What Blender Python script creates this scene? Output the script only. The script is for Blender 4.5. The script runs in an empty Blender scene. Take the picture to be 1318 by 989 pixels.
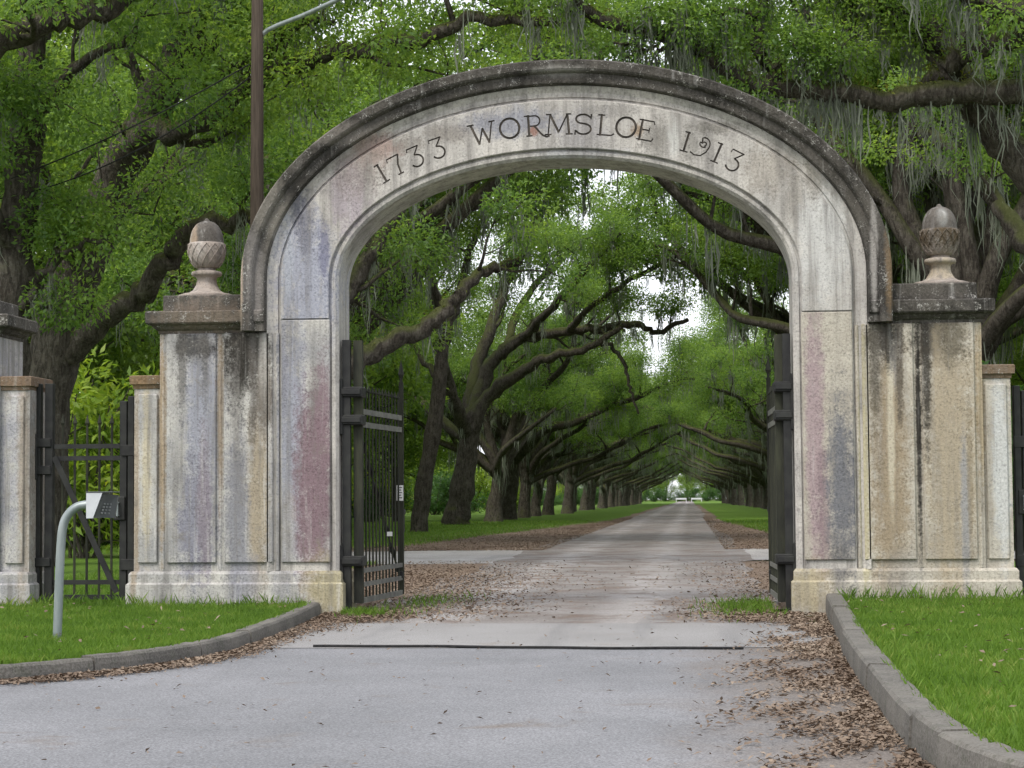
import bpy, math, random
import numpy as np
from mathutils import Vector, Matrix

scene = bpy.context.scene
COL = scene.collection
PI = math.pi

# ------------------------------------------------------------------ camera
F_PX, W_PX, H_PX = 2600.0, 1318.0, 989.0
CAM = np.array([1.309, -21.274, 1.2])
YAW, PITCH, ROLL = .0871, .0569, .0074
_fw = np.array([-math.sin(YAW) * math.cos(PITCH), math.cos(YAW) * math.cos(PITCH), math.sin(PITCH)])
_rt = np.array([math.cos(YAW), math.sin(YAW), 0.0])
_up = np.cross(_rt, _fw)
CR = math.cos(ROLL) * _rt - math.sin(ROLL) * _up
CU = math.sin(ROLL) * _rt + math.cos(ROLL) * _up
cam_d = bpy.data.cameras.new('camera')
cam_d.sensor_width = 36.0
cam_d.lens = 36.0 * F_PX / W_PX
cam_d.clip_end = 4000.0
cam_o = bpy.data.objects.new('camera', cam_d)
COL.objects.link(cam_o)
cam_o.matrix_world = Matrix(((CR[0], CU[0], -_fw[0], CAM[0]), (CR[1], CU[1], -_fw[1], CAM[1]),
                             (CR[2], CU[2], -_fw[2], CAM[2]), (0, 0, 0, 1)))
scene.camera = cam_o


def at(px, py, Y):
    """survey helper: the world point seen at a pixel of the photograph at depth plane y = Y"""
    d = _fw + CR * (px - W_PX / 2) / F_PX + CU * (H_PX / 2 - py) / F_PX
    return CAM + d * ((Y - CAM[1]) / d[1])


# ------------------------------------------------------------------ sky, sun, exposure
SUN_EL, SUN_AZ = math.radians(52), math.radians(208)     # high, veiled, over the camera's shoulder
world = bpy.data.worlds.new('World')
scene.world = world
world.use_nodes = True
wn, wl = world.node_tree.nodes, world.node_tree.links
wn.clear()
sky = wn.new('ShaderNodeTexSky')
sky.sky_type = 'NISHITA'
sky.sun_disc = False
sky.sun_elevation = SUN_EL
sky.sun_rotation = SUN_AZ
sky.dust_density = 4.0
sky.air_density = 1.0
cover = wn.new('ShaderNodeMixRGB')                       # thin bright overcast over the blue
cover.inputs[0].default_value = .72
cover.inputs[2].default_value = (10.5, 10.7, 11.2, 1)
bgn = wn.new('ShaderNodeBackground')
bgn.inputs[1].default_value = .1
outw = wn.new('ShaderNodeOutputWorld')
wl.new(sky.outputs[0], cover.inputs[1])
wl.new(cover.outputs[0], bgn.inputs[0])
wl.new(bgn.outputs[0], outw.inputs[0])
sun_d = bpy.data.lights.new('sun', 'SUN')
sun_d.energy = 1.5
sun_d.angle = math.radians(20)
sun_d.color = (1.0, .95, .86)
sun_o = bpy.data.objects.new('sun', sun_d)
COL.objects.link(sun_o)
# sky sun_rotation is measured from +Y clockwise seen from above
sdir = Vector((math.sin(SUN_AZ) * math.cos(SUN_EL), math.cos(SUN_AZ) * math.cos(SUN_EL), math.sin(SUN_EL)))
sun_o.rotation_euler = sdir.to_track_quat('Z', 'Y').to_euler()
vs = scene.view_settings
vs.view_transform = 'Standard'
vs.look = 'None'
vs.exposure = 0.76
vs.gamma = 1.0
vs.use_curve_mapping = False
cy = scene.cycles
cy.max_bounces = 7
cy.diffuse_bounces = 4
cy.glossy_bounces = 2
cy.transmission_bounces = 5
cy.transparent_max_bounces = 4
cy.caustics_reflective = False
cy.caustics_refractive = False
cy.use_denoising = True
cy.use_adaptive_sampling = True
cy.adaptive_threshold = .025
cy.sample_clamp_indirect = 6.0

# ------------------------------------------------------------------ helpers


class MB:
    """collects polygons, builds one mesh object"""

    def __init__(self):
        self.v, self.f = [], []

    def add(self, vs_, fs_):
        n = len(self.v)
        self.v += [tuple(map(float, p)) for p in vs_]
        self.f += [tuple(i + n for i in f) for f in fs_]
        return self

    def box(self, x0, x1, y0, y1, z0, z1, bev=0.0):
        if x0 > x1:
            x0, x1 = x1, x0
        if bev <= 0:
            vs_ = [(x, y, z) for z in (z0, z1) for y in (y0, y1) for x in (x0, x1)]
            return self.add(vs_, [(0, 2, 3, 1), (4, 5, 7, 6), (0, 1, 5, 4), (2, 6, 7, 3), (0, 4, 6, 2), (1, 3, 7, 5)])
        b = bev                                         # chamfered box, 24 verts
        vs_ = []
        idx = {}
        for sx in (0, 1):
            for sy in (0, 1):
                for sz in (0, 1):
                    X, Y, Z = (x0, x1)[sx], (y0, y1)[sy], (z0, z1)[sz]
                    dx, dy, dz = (b, -b)[sx], (b, -b)[sy], (b, -b)[sz]
                    for a, p in (('x', (X, Y + dy, Z + dz)), ('y', (X + dx, Y, Z + dz)), ('z', (X + dx, Y + dy, Z))):
                        idx[(a, sx, sy, sz)] = len(vs_)
                        vs_.append(p)
        g = lambda a, x, y, z: idx[(a, x, y, z)]
        fs_ = []
        for s in (0, 1):
            fs_.append((g('x', s, 0, 0), g('x', s, 1, 0), g('x', s, 1, 1), g('x', s, 0, 1)))
            fs_.append((g('y', 0, s, 0), g('y', 1, s, 0), g('y', 1, s, 1), g('y', 0, s, 1)))
            fs_.append((g('z', 0, 0, s), g('z', 1, 0, s), g('z', 1, 1, s), g('z', 0, 1, s)))
            for t in (0, 1):
                fs_.append((g('x', s, t, 0), g('x', s, t, 1), g('y', s, t, 1), g('y', s, t, 0)))
                fs_.append((g('x', s, 0, t), g('x', s, 1, t), g('z', s, 1, t), g('z', s, 0, t)))
                fs_.append((g('y', 0, s, t), g('y', 1, s, t), g('z', 1, s, t), g('z', 0, s, t)))
                for u in (0, 1):
                    fs_.append((g('x', s, t, u), g('y', s, t, u), g('z', s, t, u)))
        return self.add(vs_, fs_)

    def obox(self, a, b, w, h, up=(0, 0, 1)):
        """bar with rectangular section from a to b"""
        a, b = Vector(a), Vector(b)
        d = (b - a).normalized()
        s = d.cross(Vector(up))
        if s.length < 1e-4:
            s = d.cross(Vector((0, 1, 0)))
        s.normalize()
        u = s.cross(d)
        vs_ = []
        for p in (a, b):
            for i, j in ((-1, -1), (1, -1), (1, 1), (-1, 1)):
                vs_.append(p + s * (w / 2 * i) + u * (h / 2 * j))
        return self.add(vs_, [(0, 1, 2, 3), (7, 6, 5, 4), (0, 4, 5, 1), (1, 5, 6, 2), (2, 6, 7, 3), (3, 7, 4, 0)])

    def tube(self, path, rad, sides=8, cap=True):
        path = np.asarray(path, float)
        n = len(path)
        rad = np.broadcast_to(np.asarray(rad, float), (n,))
        tan = np.gradient(path, axis=0)
        tan /= np.linalg.norm(tan, axis=1)[:, None] + 1e-9
        ref = np.array([0, 0, 1.0]) if abs(tan[0][2]) < .9 else np.array([1.0, 0, 0])
        vs_ = []
        for i in range(n):
            s = np.cross(tan[i], ref)
            s /= np.linalg.norm(s) + 1e-9
            u = np.cross(s, tan[i])
            ref = u
            for k in range(sides):
                a = 2 * PI * k / sides
                vs_.append(path[i] + rad[i] * (s * math.cos(a) + u * math.sin(a)))
        fs_ = []
        for i in range(n - 1):
            for k in range(sides):
                k2 = (k + 1) % sides
                fs_.append((i * sides + k, i * sides + k2, (i + 1) * sides + k2, (i + 1) * sides + k))
        if cap:
            fs_.append(tuple(range(sides))[::-1])
            fs_.append(tuple((n - 1) * sides + k for k in range(sides)))
        return self.add(vs_, fs_)

    def lathe(self, prof, cx, cy_, n=28):
        vs_, fs_ = [], []
        for r, z in prof:
            for k in range(n):
                a = 2 * PI * k / n
                vs_.append((cx + r * math.cos(a), cy_ + r * math.sin(a), z))
        m = len(prof)
        for i in range(m - 1):
            for k in range(n):
                k2 = (k + 1) % n
                fs_.append((i * n + k, i * n + k2, (i + 1) * n + k2, (i + 1) * n + k))
        fs_.append(tuple(range(n))[::-1])
        fs_.append(tuple((m - 1) * n + k for k in range(n)))
        return self.add(vs_, fs_)

    def build(self, name, mat, parent=None, smooth=False):
        me = bpy.data.meshes.new(name)
        me.from_pydata(self.v, [], self.f)
        me.update()
        return mk(name, me, mat, parent, smooth)


def mk(name, me, mat, parent=None, smooth=False):
    if mat is not None and not me.materials:
        me.materials.append(mat)
    if smooth:
        me.polygons.foreach_set('use_smooth', np.ones(len(me.polygons), bool))
    o = bpy.data.objects.new(name, me)
    COL.objects.link(o)
    if parent is not None:
        o.parent = parent
        if parent.type == 'EMPTY' or parent.location.length > 0:
            # geometry is given in world space: undo the parents' transform
            m = Matrix.Identity(4)
            p = parent
            while p is not None:
                m = p.matrix_basis @ m if False else p.matrix_basis @ m
                p = p.parent
            o.matrix_parent_inverse = m.inverted()
    return o


def quads_mesh(name, verts, nper=4):
    """fast mesh of separate quads; verts (N*4,3)"""
    verts = np.ascontiguousarray(verts, dtype=np.float32)
    nq = len(verts) // nper
    me = bpy.data.meshes.new(name)
    me.vertices.add(len(verts))
    me.vertices.foreach_set('co', verts.ravel())
    me.loops.add(nq * nper)
    me.loops.foreach_set('vertex_index', np.arange(nq * nper, dtype=np.int32))
    me.polygons.add(nq)
    me.polygons.foreach_set('loop_start', np.arange(0, nq * nper, nper, dtype=np.int32))
    me.update(calc_edges=True)
    return me


def tag(o, label=None, cat=None, group=None, kind=None):
    if label:
        o['label'] = label
    if cat:
        o['category'] = cat
    if group:
        o['group'] = group
    if kind:
        o['kind'] = kind
    return o


def empty(name, loc=(0, 0, 0), rz=0.0):
    o = bpy.data.objects.new(name, None)
    COL.objects.link(o)
    o.location = loc
    o.rotation_euler = (0, 0, rz)
    o.empty_display_size = .3
    return o


# ------------------------------------------------------------------ materials
MATS = {}


class NT:
    def __init__(self, name):
        self.m = bpy.data.materials.new(name)
        self.m.use_nodes = True
        self.t = self.m.node_tree
        self.t.nodes.clear()
        self.out = self.n('ShaderNodeOutputMaterial')
        MATS[name] = self.m

    def n(self, typ, **kw):
        nd = self.t.nodes.new(typ)
        for k, v in kw.items():
            setattr(nd, k, v)
        return nd

    def link(self, a, b):
        self.t.links.new(a, b)

    def put(self, sock, val):
        if val is None:
            return
        if isinstance(val, bpy.types.NodeSocket):
            self.link(val, sock)
        elif isinstance(val, (tuple, list)) and len(val) == 3 and sock.type == 'RGBA':
            sock.default_value = (*val, 1)
        else:
            sock.default_value = val

    def math(self, op, a, b=None, c=None, clamp=False):
        nd = self.n('ShaderNodeMath', operation=op, use_clamp=clamp)
        self.put(nd.inputs[0], a)
        self.put(nd.inputs[1], b)
        self.put(nd.inputs[2], c)
        return nd.outputs[0]

    def noise(self, vec, scale, detail=3, rough=.55, dist=0.0):
        nd = self.n('ShaderNodeTexNoise')
        self.put(nd.inputs['Vector'], vec)
        nd.inputs['Scale'].default_value = scale
        nd.inputs['Detail'].default_value = detail
        nd.inputs['Roughness'].default_value = rough
        nd.inputs['Distortion'].default_value = dist
        return nd.outputs[0]

    def mapr(self, v, a, b, c=0.0, d=1.0, smooth=False):
        nd = self.n('ShaderNodeMapRange')
        nd.clamp = True
        if smooth:
            nd.interpolation_type = 'SMOOTHSTEP'
        self.put(nd.inputs[0], v)
        for i, x in enumerate((a, b, c, d)):
            nd.inputs[i + 1].default_value = x
        return nd.outputs[0]

    def mix(self, fac, a, b, mode='MIX'):
        nd = self.n('ShaderNodeMixRGB', blend_type=mode)
        self.put(nd.inputs[0], fac)
        self.put(nd.inputs[1], a)
        self.put(nd.inputs[2], b)
        return nd.outputs[0]

    def pos(self):
        g = self.n('ShaderNodeNewGeometry')
        return g

    def vscale(self, vec, s, off=(0, 0, 0)):
        nd = self.n('ShaderNodeVectorMath', operation='MULTIPLY_ADD')
        self.put(nd.inputs[0], vec)
        nd.inputs[1].default_value = s
        nd.inputs[2].default_value = off
        return nd.outputs[0]

    def principled(self, col, rough=.8, spec=.3, bump=None, bstr=.3, bdist=.02, metal=0.0):
        p = self.n('ShaderNodeBsdfPrincipled')
        self.put(p.inputs['Base Color'], col)
        self.put(p.inputs['Roughness'], rough)
        self.put(p.inputs['Specular IOR Level'], spec)
        self.put(p.inputs['Metallic'], metal)
        if bump is not None:
            b = self.n('ShaderNodeBump')
            b.inputs['Strength'].default_value = bstr
            b.inputs['Distance'].default_value = bdist
            self.link(bump, b.inputs['Height'])
            self.link(b.outputs[0], p.inputs['Normal'])
        self.link(p.outputs[0], self.out.inputs[0])
        return p


def stone_material(name, base, base2, stains, rough_scale=55, bstr=.5, streak=.55, lichen=.3):
    """old cast stone: mottled base, vertical weather streaks and lichen / algae stains at given places"""
    t = NT(name)
    g = t.pos()
    P = g.outputs['Position']
    big = t.noise(P, 1.7, 4, .6)
    fine = t.noise(P, 38, 3, .7)
    mid = t.noise(P, 9, 4, .65)
    strk = t.noise(t.vscale(P, (9, 9, .55)), 1.0, 4, .6)
    col = t.mix(t.mapr(big, .38, .64), base, base2)
    warp = t.math('ADD', t.math('ADD', t.math('MULTIPLY', mid, 1.5), t.math('MULTIPLY', strk, 1.3)), t.math('MULTIPLY', t.math('SUBTRACT', fine, .5), .9))      # about 1.0 mean
    for (cx, cz, rx, rz, c, k) in stains:
        d = t.vscale(P, (1 / rx, 0, 1 / rz), (-cx / rx, 0, -cz / rz))
        ln = t.n('ShaderNodeVectorMath', operation='LENGTH')
        t.link(d, ln.inputs[0])
        e = t.math('ADD', ln.outputs['Value'], warp)                                       # ~ dist + 1
        m = t.mapr(e, 1.85, 2.75, min(1.0, k * 1.12), 0.0, True)
        col = t.mix(m, col, c)
    strk2 = t.noise(t.vscale(P, (26, 26, 1.1)), 1.0, 4, .65)
    col = t.mix(t.mapr(strk2, .54, .70, 0, streak * .7, True), col, (.15, .14, .13))
    sd = t.mapr(t.math('ADD', strk, t.math('MULTIPLY', t.math('SUBTRACT', fine, .5), .25)), .47, .66, 0, streak, True)
    col = t.mix(sd, col, (.13, .122, .115))
    blot = t.noise(P, 4.2, 5, .7, .5)
    col = t.mix(t.mapr(blot, .55, .72, 0, streak * 1.1, True), col, (.17, .155, .135))
    sl = t.mapr(strk, .26, .42, streak * .8, 0, True)
    col = t.mix(sl, col, (.56, .55, .53))
    lich = t.mapr(t.math('ADD', t.noise(P, 58, 5, .75), t.math('MULTIPLY', t.math('SUBTRACT', mid, .5), .7)), .60, .72, 0, lichen)
    col = t.mix(lich, col, (.47, .46, .43))
    pit = t.mapr(t.math('ADD', fine, t.math('MULTIPLY', t.math('SUBTRACT', blot, .5), .35)), .3, .5, .6, 1.0)
    hi = t.mapr(fine, .55, .75, 1.0, 1.25)
    v = t.math('MULTIPLY', pit, hi)
    cc = t.n('ShaderNodeCombineXYZ')
    for i in range(3):
        t.link(v, cc.inputs[i])
    col = t.mix(1.0, col, cc.outputs[0], 'MULTIPLY')
    rc = t.noise(P, rough_scale, 2, .6)
    bh = t.math('ADD', rc, t.math('MULTIPLY', mid, .6))
    t.principled(col, .9, .15, bh, bstr, .012)
    return t.m


def simple_noise_mat(name, c1, c2, scale=6, rough=.7, spec=.3, bump=.2, vec=(1, 1, 1), metal=0.0, detail=4):
    t = NT(name)
    P = t.pos().outputs['Position']
    q = t.vscale(P, vec)
    n1 = t.noise(q, scale, detail, .6)
    t.principled(t.mix(t.mapr(n1, .35, .65), c1, c2), rough, spec, n1, bump, .01, metal)
    return t.m


BLUE = (.28, .287, .33)
PURP = (.195, .138, .155)
OCHRE = (.31, .24, .16)
BLACK = (.035, .032, .028)
WHITE = (.60, .60, .57)
DARK = (.13, .125, .12)
YGREEN = (.33, .295, .185)
PINK = (.31, .245, .25)
STONE_L = stone_material('weathered_stone_blue', (.46, .445, .415), (.30, .298, .30), [
    (-3.87, 2.0, .20, 1.3, BLUE, .9), (-3.95, 1.0, .22, .7, (.21, .21, .25), .9), (-3.85, 1.2, .08, .8, PURP, .35),
    (-3.28, 1.2, .12, 1.0, (.31, .265, .20), .9), (-3.50, 1.0, .12, 1.1, (.22, .22, .24), .9), (-3.4, 2.8, .28, .38, BLACK, .95),
    (-3.2, 2.3, .12, .4, (.15, .13, .11), .8), (-3.22, 2.7, .05, .35, (.42, .40, .37), .45), (-3.95, 2.85, .25, .16, BLACK, .75),
    (-2.9, 1.9, .16, 1.5, BLUE, .9), (-2.66, 1.35, .24, 1.1, PURP, .95), (-2.6, 2.15, .11, .6, PURP, .7), (-2.95, .9, .07, .5, (.36, .35, .34), .6),
    (-4.33, 1.9, .05, 1.2, OCHRE, .8), (-3.69, 2.2, .04, 1.0, OCHRE, .7), (-4.5, 1.6, .05, 1.0, (.48, .43, .32), .8),
    (-2.45, .3, .3, .35, YGREEN, .8), (-4.62, 1.2, .04, 1.4, OCHRE, .6), (-3.4, .35, .15, .3, (.25, .25, .28), .6),
    (-3.0, .35, .1, .3, (.22, .22, .24), .5),
    (-3.5, 2.75, .12, .75, BLACK, .7), (-3.33, 2.7, .05, 1.0, (.1, .09, .08), .7), (-4.1, 2.75, .05, .7, (.09, .085, .08), .6), (-3.85, 2.75, .05, .5, (.09, .085, .08), .6), (-3.0, 2.6, .05, .7, (.2, .2, .23), .7),
    (-7.2, 1.6, 1.4, 1.6, (.30, .30, .36), .5), (-5.85, 1.5, .07, 1.4, OCHRE, .5)])
STONE_R = stone_material('weathered_stone_ochre', (.45, .42, .36), (.34, .31, .26), [
    (3.38, 1.5, .2, 1.8, (.27, .218, .15), .85), (3.4, 1.9, .04, .9, (.47, .43, .34), .7), (3.32, 2.85, .2, .3, BLACK, .85),
    (3.85, 2.85, .2, .3, BLACK, .9), (4.0, 1.7, .26, 1.7, (.33, .28, .205), .8), (3.69, 1.9, .03, 1.3, BLACK, .9),
    (4.15, 1.0, .05, .8, (.26, .265, .28), .7), (2.62, 1.8, .10, 1.5, PINK, .9), (2.7, 1.0, .07, .7, PURP, .6),
    (2.9, 1.25, .16, 1.0, (.15, .152, .165), .95), (2.85, .45, .12, .3, DARK, .5), (3.12, 1.6, .05, 1.6, (.42, .38, .24), .7),
    (4.52, 1.6, .1, 1.0, (.47, .48, .48), .8), (2.5, .25, .25, .3, (.36, .315, .20), .7), (4.33, 2.2, .05, 1.0, (.3, .23, .13), .6),
    (3.5, .35, .2, .3, (.3, .29, .27), .5), (3.25, 2.6, .07, .8, (.09, .08, .06), .7), (3.5, 2.7, .05, .7, (.08, .07, .06), .7), (3.78, 2.6, .05, .9, BLACK, .8), (4.05, 2.85, .15, .3, (.1, .09, .07), .7), (4.2, 1.4, .03, .9, (.2, .16, .1), .5)], streak=.3)
STONE_A = stone_material('weathered_stone_arch', (.50, .475, .44), (.35, .335, .315), [
    (-2.75, 3.6, .35, .75, (.31, .32, .375), .9), (-2.3, 4.45, .25, .4, (.30, .26, .29), .7), (-2.55, 3.9, .06, .35, (.13, .13, .2), .6),
    (-2.85, 4.35, .07, .25, (.09, .09, .11), .6), (-1.9, 5.0, .4, .12, (.13, .11, .09), .5), (-2.0, 4.95, .25, .2, (.36, .25, .22), .5),
    (-.5, 5.2, .6, .16, (.24, .245, .28), .8), (-1.2, 5.1, .25, .1, (.17, .15, .13), .5), (-2.2, 4.75, .3, .3, (.20, .17, .15), .5), (-2.75, 4.15, .1, .4, (.14, .14, .17), .6), (-2.95, 3.5, .05, .5, (.15, .15, .19), .5), (.5, 5.3, .3, .08, (.18, .17, .16), .5), (2.45, 4.35, .12, .35, (.2, .18, .15), .4), (.2, 5.1, .3, .25, (.33, .32, .33), .5), (1.0, 5.0, .16, .2, (.2, .19, .17), .6),
    (1.35, 4.9, .12, .2, (.24, .23, .21), .7), (1.2, 5.02, .07, .25, WHITE, .7), (1.6, 5.1, .3, .08, (.16, .15, .13), .6),
    (2.2, 4.65, .3, .25, (.23, .20, .16), .4), (2.75, 3.9, .3, .7, (.50, .50, .49), .7), (2.65, 4.6, .1, .3, (.15, .13, .1), .5),
    (-2.95, 3.7, .06, .5, (.36, .38, .42), .6), (.8, 5.09, .08, .06, (.25, .17, .1), .7), (-.3, 5.1, .07, .05, (.25, .12, .08), .7),
    (0.2, 4.86, .5, .05, (.45, .45, .46), .6)], bstr=.5, streak=.5)
STONE_D = stone_material('dark_crusted_stone', (.085, .078, .068), (.03, .028, .025), [
    (-3.3, 3.6, .12, .5, (.21, .195, .185), .8), (-3.1, 4.3, .2, .3, (.2, .185, .16), .7), (-2.3, 5.1, .5, .12, (.2, .18, .16), .6),
    (3.25, 3.75, .04, .6, (.4, .38, .36), .6), (3.4, 3.6, .05, .5, (.16, .115, .07), .8), (-3.43, 3.6, .03, .5, (.4, .32, .25), .7),
    (-3.9, 3.15, .5, .2, (.15, .122, .095), .75), (0, 5.72, .3, .06, (.25, .24, .22), .6), (-3.9, 3.9, .3, .5, (.27, .22, .19), .85),
    (3.95, 3.6, .18, .15, (.3, .27, .22), .9), (-4.6, 2.5, .3, .2, (.23, .155, .09), .8), (4.6, 2.5, .3, .2, (.19, .135, .09), .75),
    (-5.9, 2.5, .5, .2, (.22, .15, .10), .7), (4.0, 3.85, .1, .12, (.2, .15, .08), .7)], rough_scale=40, bstr=.8, streak=.3, lichen=.75)
GROOVE = simple_noise_mat('dirty_groove', (.06, .055, .048), (.12, .105, .09), 12, .95, .1)
IRON = simple_noise_mat('blackened_iron', (.008, .008, .009), (.022, .023, .021), 7, .55, .35, .4)
IRON_G = simple_noise_mat('mossy_iron', (.013, .014, .011), (.038, .041, .025), 4, .7, .3, .4, vec=(3, 3, .6))
IRON_R = simple_noise_mat('greyed_rail', (.09, .09, .085), (.17, .17, .15), 9, .6, .35, .3)
GALV = simple_noise_mat('galvanised_steel', (.20, .235, .24), (.30, .33, .335), 11, .42, .5, .05, vec=(1, 1, .2), metal=.35)
PLAST = simple_noise_mat('grey_paint', (.42, .44, .47), (.50, .52, .55), 5, .45, .5, .02)
PLAST_D = simple_noise_mat('dark_keypad', (.05, .056, .058), (.08, .085, .088), 9, .5, .4, .05)
KEYS = simple_noise_mat('key_grey', (.14, .15, .15), (.18, .19, .19), 20, .5, .4, .02)
PAPER = simple_noise_mat('notice_white', (.72, .72, .69), (.80, .80, .77), 30, .6, .3, .0)
INK = simple_noise_mat('notice_ink', (.05, .05, .06), (.1, .1, .12), 30, .7, .2, .0)
WOODP = simple_noise_mat('pole_wood', (.035, .027, .021), (.07, .055, .043), 5, .9, .15, .6, vec=(8, 8, .4))
RUBBER = simple_noise_mat('black_rubber', (.012, .012, .013), (.03, .03, .03), 20, .8, .2, .2)
WHITEP = simple_noise_mat('white_paint', (.50, .51, .53), (.58, .59, .60), 3, .6, .3, .05)


def kerb_mat():
    t = NT('kerb_concrete')
    P = t.pos().outputs['Position']
    a, b, c = t.noise(P, 2.2, 4, .6), t.noise(P, 60, 3, .7), t.noise(P, 11, 3, .6)
    col = t.mix(t.mapr(a, .35, .65), (.135, .125, .11), (.062, .058, .052))
    col = t.mix(t.mapr(c, .52, .68, 0, .6), col, (.06, .065, .045))
    col = t.mix(t.mapr(b, .35, .65, 0, .45), col, (.26, .25, .23))
    t.principled(col, .9, .2, b, .5, .008)
    return t.m


KERBM = kerb_mat()


def road_mat(name, c1, c2, dust, dust_lo, dust_hi, agg=75, bstr=.3, rightdust=False, tracks=False):
    t = NT(name)
    P = t.pos().outputs['Position']
    a = t.noise(P, .55, 5, .6)
    b = t.noise(P, agg, 2, .8)
    d = t.noise(P, 1.3, 6, .68, .4)
    h = t.noise(P, 14, 3, .6)
    col = t.mix(t.mapr(a, .34, .66), c1, c2)
    dm = t.mapr(d, dust_lo, dust_hi, 0, .85, True)
    if rightdust:
        sx = t.n('ShaderNodeSeparateXYZ')
        t.link(P, sx.inputs[0])
        rx = t.mapr(t.math('ADD', sx.outputs[0], t.math('MULTIPLY', d, 1.6)), 1.75, 2.9, 0, .8, True)
        dm = t.math('MAXIMUM', dm, rx)
    if tracks:                                         # worn wheel tracks along the drive
        sx = t.n('ShaderNodeSeparateXYZ')
        t.link(P, sx.inputs[0])
        w = t.math('ABSOLUTE', t.math('SUBTRACT', t.math('ABSOLUTE', t.math('ADD', sx.outputs[0], t.math('MULTIPLY', d, .5))), .95))
        tm = t.mapr(w, .1, .55, .35, 0, True)
        col = t.mix(tm, col, (.42, .405, .40))
    col = t.mix(dm, col, dust)
    wear = t.noise(t.vscale(P, (1.6, .16, 1)), 1.0, 4, .6, .3)
    col = t.mix(t.mapr(wear, .52, .7, 0, .35, True), col, (.13, .13, .135))
    sp = t.mapr(b, .36, .66, .62, 1.34)
    cc = t.n('ShaderNodeCombineXYZ')
    for i in range(3):
        t.link(sp, cc.inputs[i])
    col = t.mix(1.0, col, cc.outputs[0], 'MULTIPLY')
    spots = t.mapr(t.noise(P, 7, 2, .5), .73, .77, 0, .6)
    col = t.mix(spots, col, (.10, .095, .09))
    bh = t.math('ADD', b, t.math('MULTIPLY', h, .5))
    t.principled(col, .88, .25, bh, bstr, .006)
    return t.m


ASPH = road_mat('pale_asphalt', (.215, .217, .23), (.165, .168, .178), (.15, .125, .105), .58, .76, rightdust=True)
CONC = road_mat('pale_concrete_strip', (.27, .265, .265), (.225, .22, .218), (.22, .195, .175), .56, .74, agg=90)
GRAV = road_mat('sandy_drive', (.25, .235, .23), (.165, .148, .138), (.145, .11, .092), .47, .62, agg=60, bstr=.4, tracks=True)
CROSS = road_mat('sandy_cross_track', (.36, .35, .345), (.27, .255, .245), (.20, .165, .145), .56, .72, agg=60, bstr=.4)


def ground_mat(name, grass1, grass2, brown, lo, hi):
    t = NT(name)
    P = t.pos().outputs['Position']
    a, b, c = t.noise(P, .35, 5, .6), t.noise(P, 9, 4, .7), t.noise(P, 70, 2, .7)
    col = t.mix(t.mapr(b, .35, .65), grass1, grass2)
    bm = t.mapr(t.math('ADD', a, t.math('MULTIPLY', b, .35)), lo, hi, 0, .9, True)
    br = t.mix(t.mapr(c, .4, .6), brown, (brown[0] * 1.7, brown[1] * 1.6, brown[2] * 1.5))
    col = t.mix(bm, col, br)
    t.principled(col, .95, .1, c, .6, .03)
    return t.m


GROUND = ground_mat('woodland_floor', (.055, .085, .018), (.035, .055, .015), (.07, .05, .032), .56, .76)
LAWN = ground_mat('mown_lawn', (.11, .19, .026), (.07, .13, .02), (.15, .125, .075), .78, .95)
LITTERG = ground_mat('leafy_soil', (.135, .10, .08), (.085, .065, .05), (.14, .11, .09), .42, .62)


def leaf_mat(name, cols, trans, tfac=.42, rough=.5, spec=.35):
    t = NT(name)
    g = t.pos()
    r = t.n('ShaderNodeValToRGB')
    e = r.color_ramp.elements
    while len(e) < len(cols):
        e.new(.5)
    for i, c in enumerate(cols):
        e[i].position = i / (len(cols) - 1)
        e[i].color = (*c, 1)
    oi = t.n('ShaderNodeObjectInfo')
    big = t.noise(g.outputs['Position'], .5, 4, .65)
    v = t.math('ADD', t.math('MULTIPLY', g.outputs['Random Per Island'], .38), t.math('MULTIPLY', t.mapr(big, .34, .66), .5))
    v = t.math('ADD', v, t.math('MULTIPLY', oi.outputs['Random'], .12))
    t.link(v, r.inputs[0])
    p = t.n('ShaderNodeBsdfPrincipled')
    t.link(r.outputs[0], p.inputs['Base Color'])
    p.inputs['Roughness'].default_value = rough
    p.inputs['Specular IOR Level'].default_value = spec
    tr = t.n('ShaderNodeBsdfTranslucent')
    t.link(t.mix(1.0, r.outputs[0], trans, 'MULTIPLY'), tr.inputs[0])
    mx = t.n('ShaderNodeMixShader')
    mx.inputs[0].default_value = tfac
    t.link(p.outputs[0], mx.inputs[1])
    t.link(tr.outputs[0], mx.inputs[2])
    t.link(mx.outputs[0], t.out.inputs[0])
    return t.m


LEAF = leaf_mat('oak_leaves', [(.030, .066, .020), (.082, .155, .038), (.155, .25, .056), (.25, .345, .075)], (2.1, 2.0, 1.0), .48, .5, .3)
LEAF_F = leaf_mat('forest_leaves', [(.04, .08, .022), (.095, .165, .036), (.16, .245, .05), (.24, .33, .07)], (2.2, 2.1, 1.05), .46, .5, .3)
LEAF_Y = leaf_mat('shrub_leaves', [(.09, .17, .026), (.15, .25, .03), (.24, .33, .04), (.38, .40, .06)], (1.8, 1.7, 1.0))
LEAF_D = leaf_mat('dark_shrub_leaves', [(.02, .05, .016), (.035, .085, .024), (.05, .11, .03), (.075, .14, .035)], (2.4, 2.3, 1.2))
FERN = leaf_mat('limb_ferns', [(.04, .065, .012), (.085, .115, .016), (.15, .165, .02), (.19, .19, .03)], (1.6, 1.6, 1.0), .3)
MOSS = leaf_mat('hanging_moss', [(.13, .15, .12), (.19, .21, .17), (.25, .27, .22), (.31, .33, .27)], (1.0, 1.05, .95), .35, .9, .1)
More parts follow.
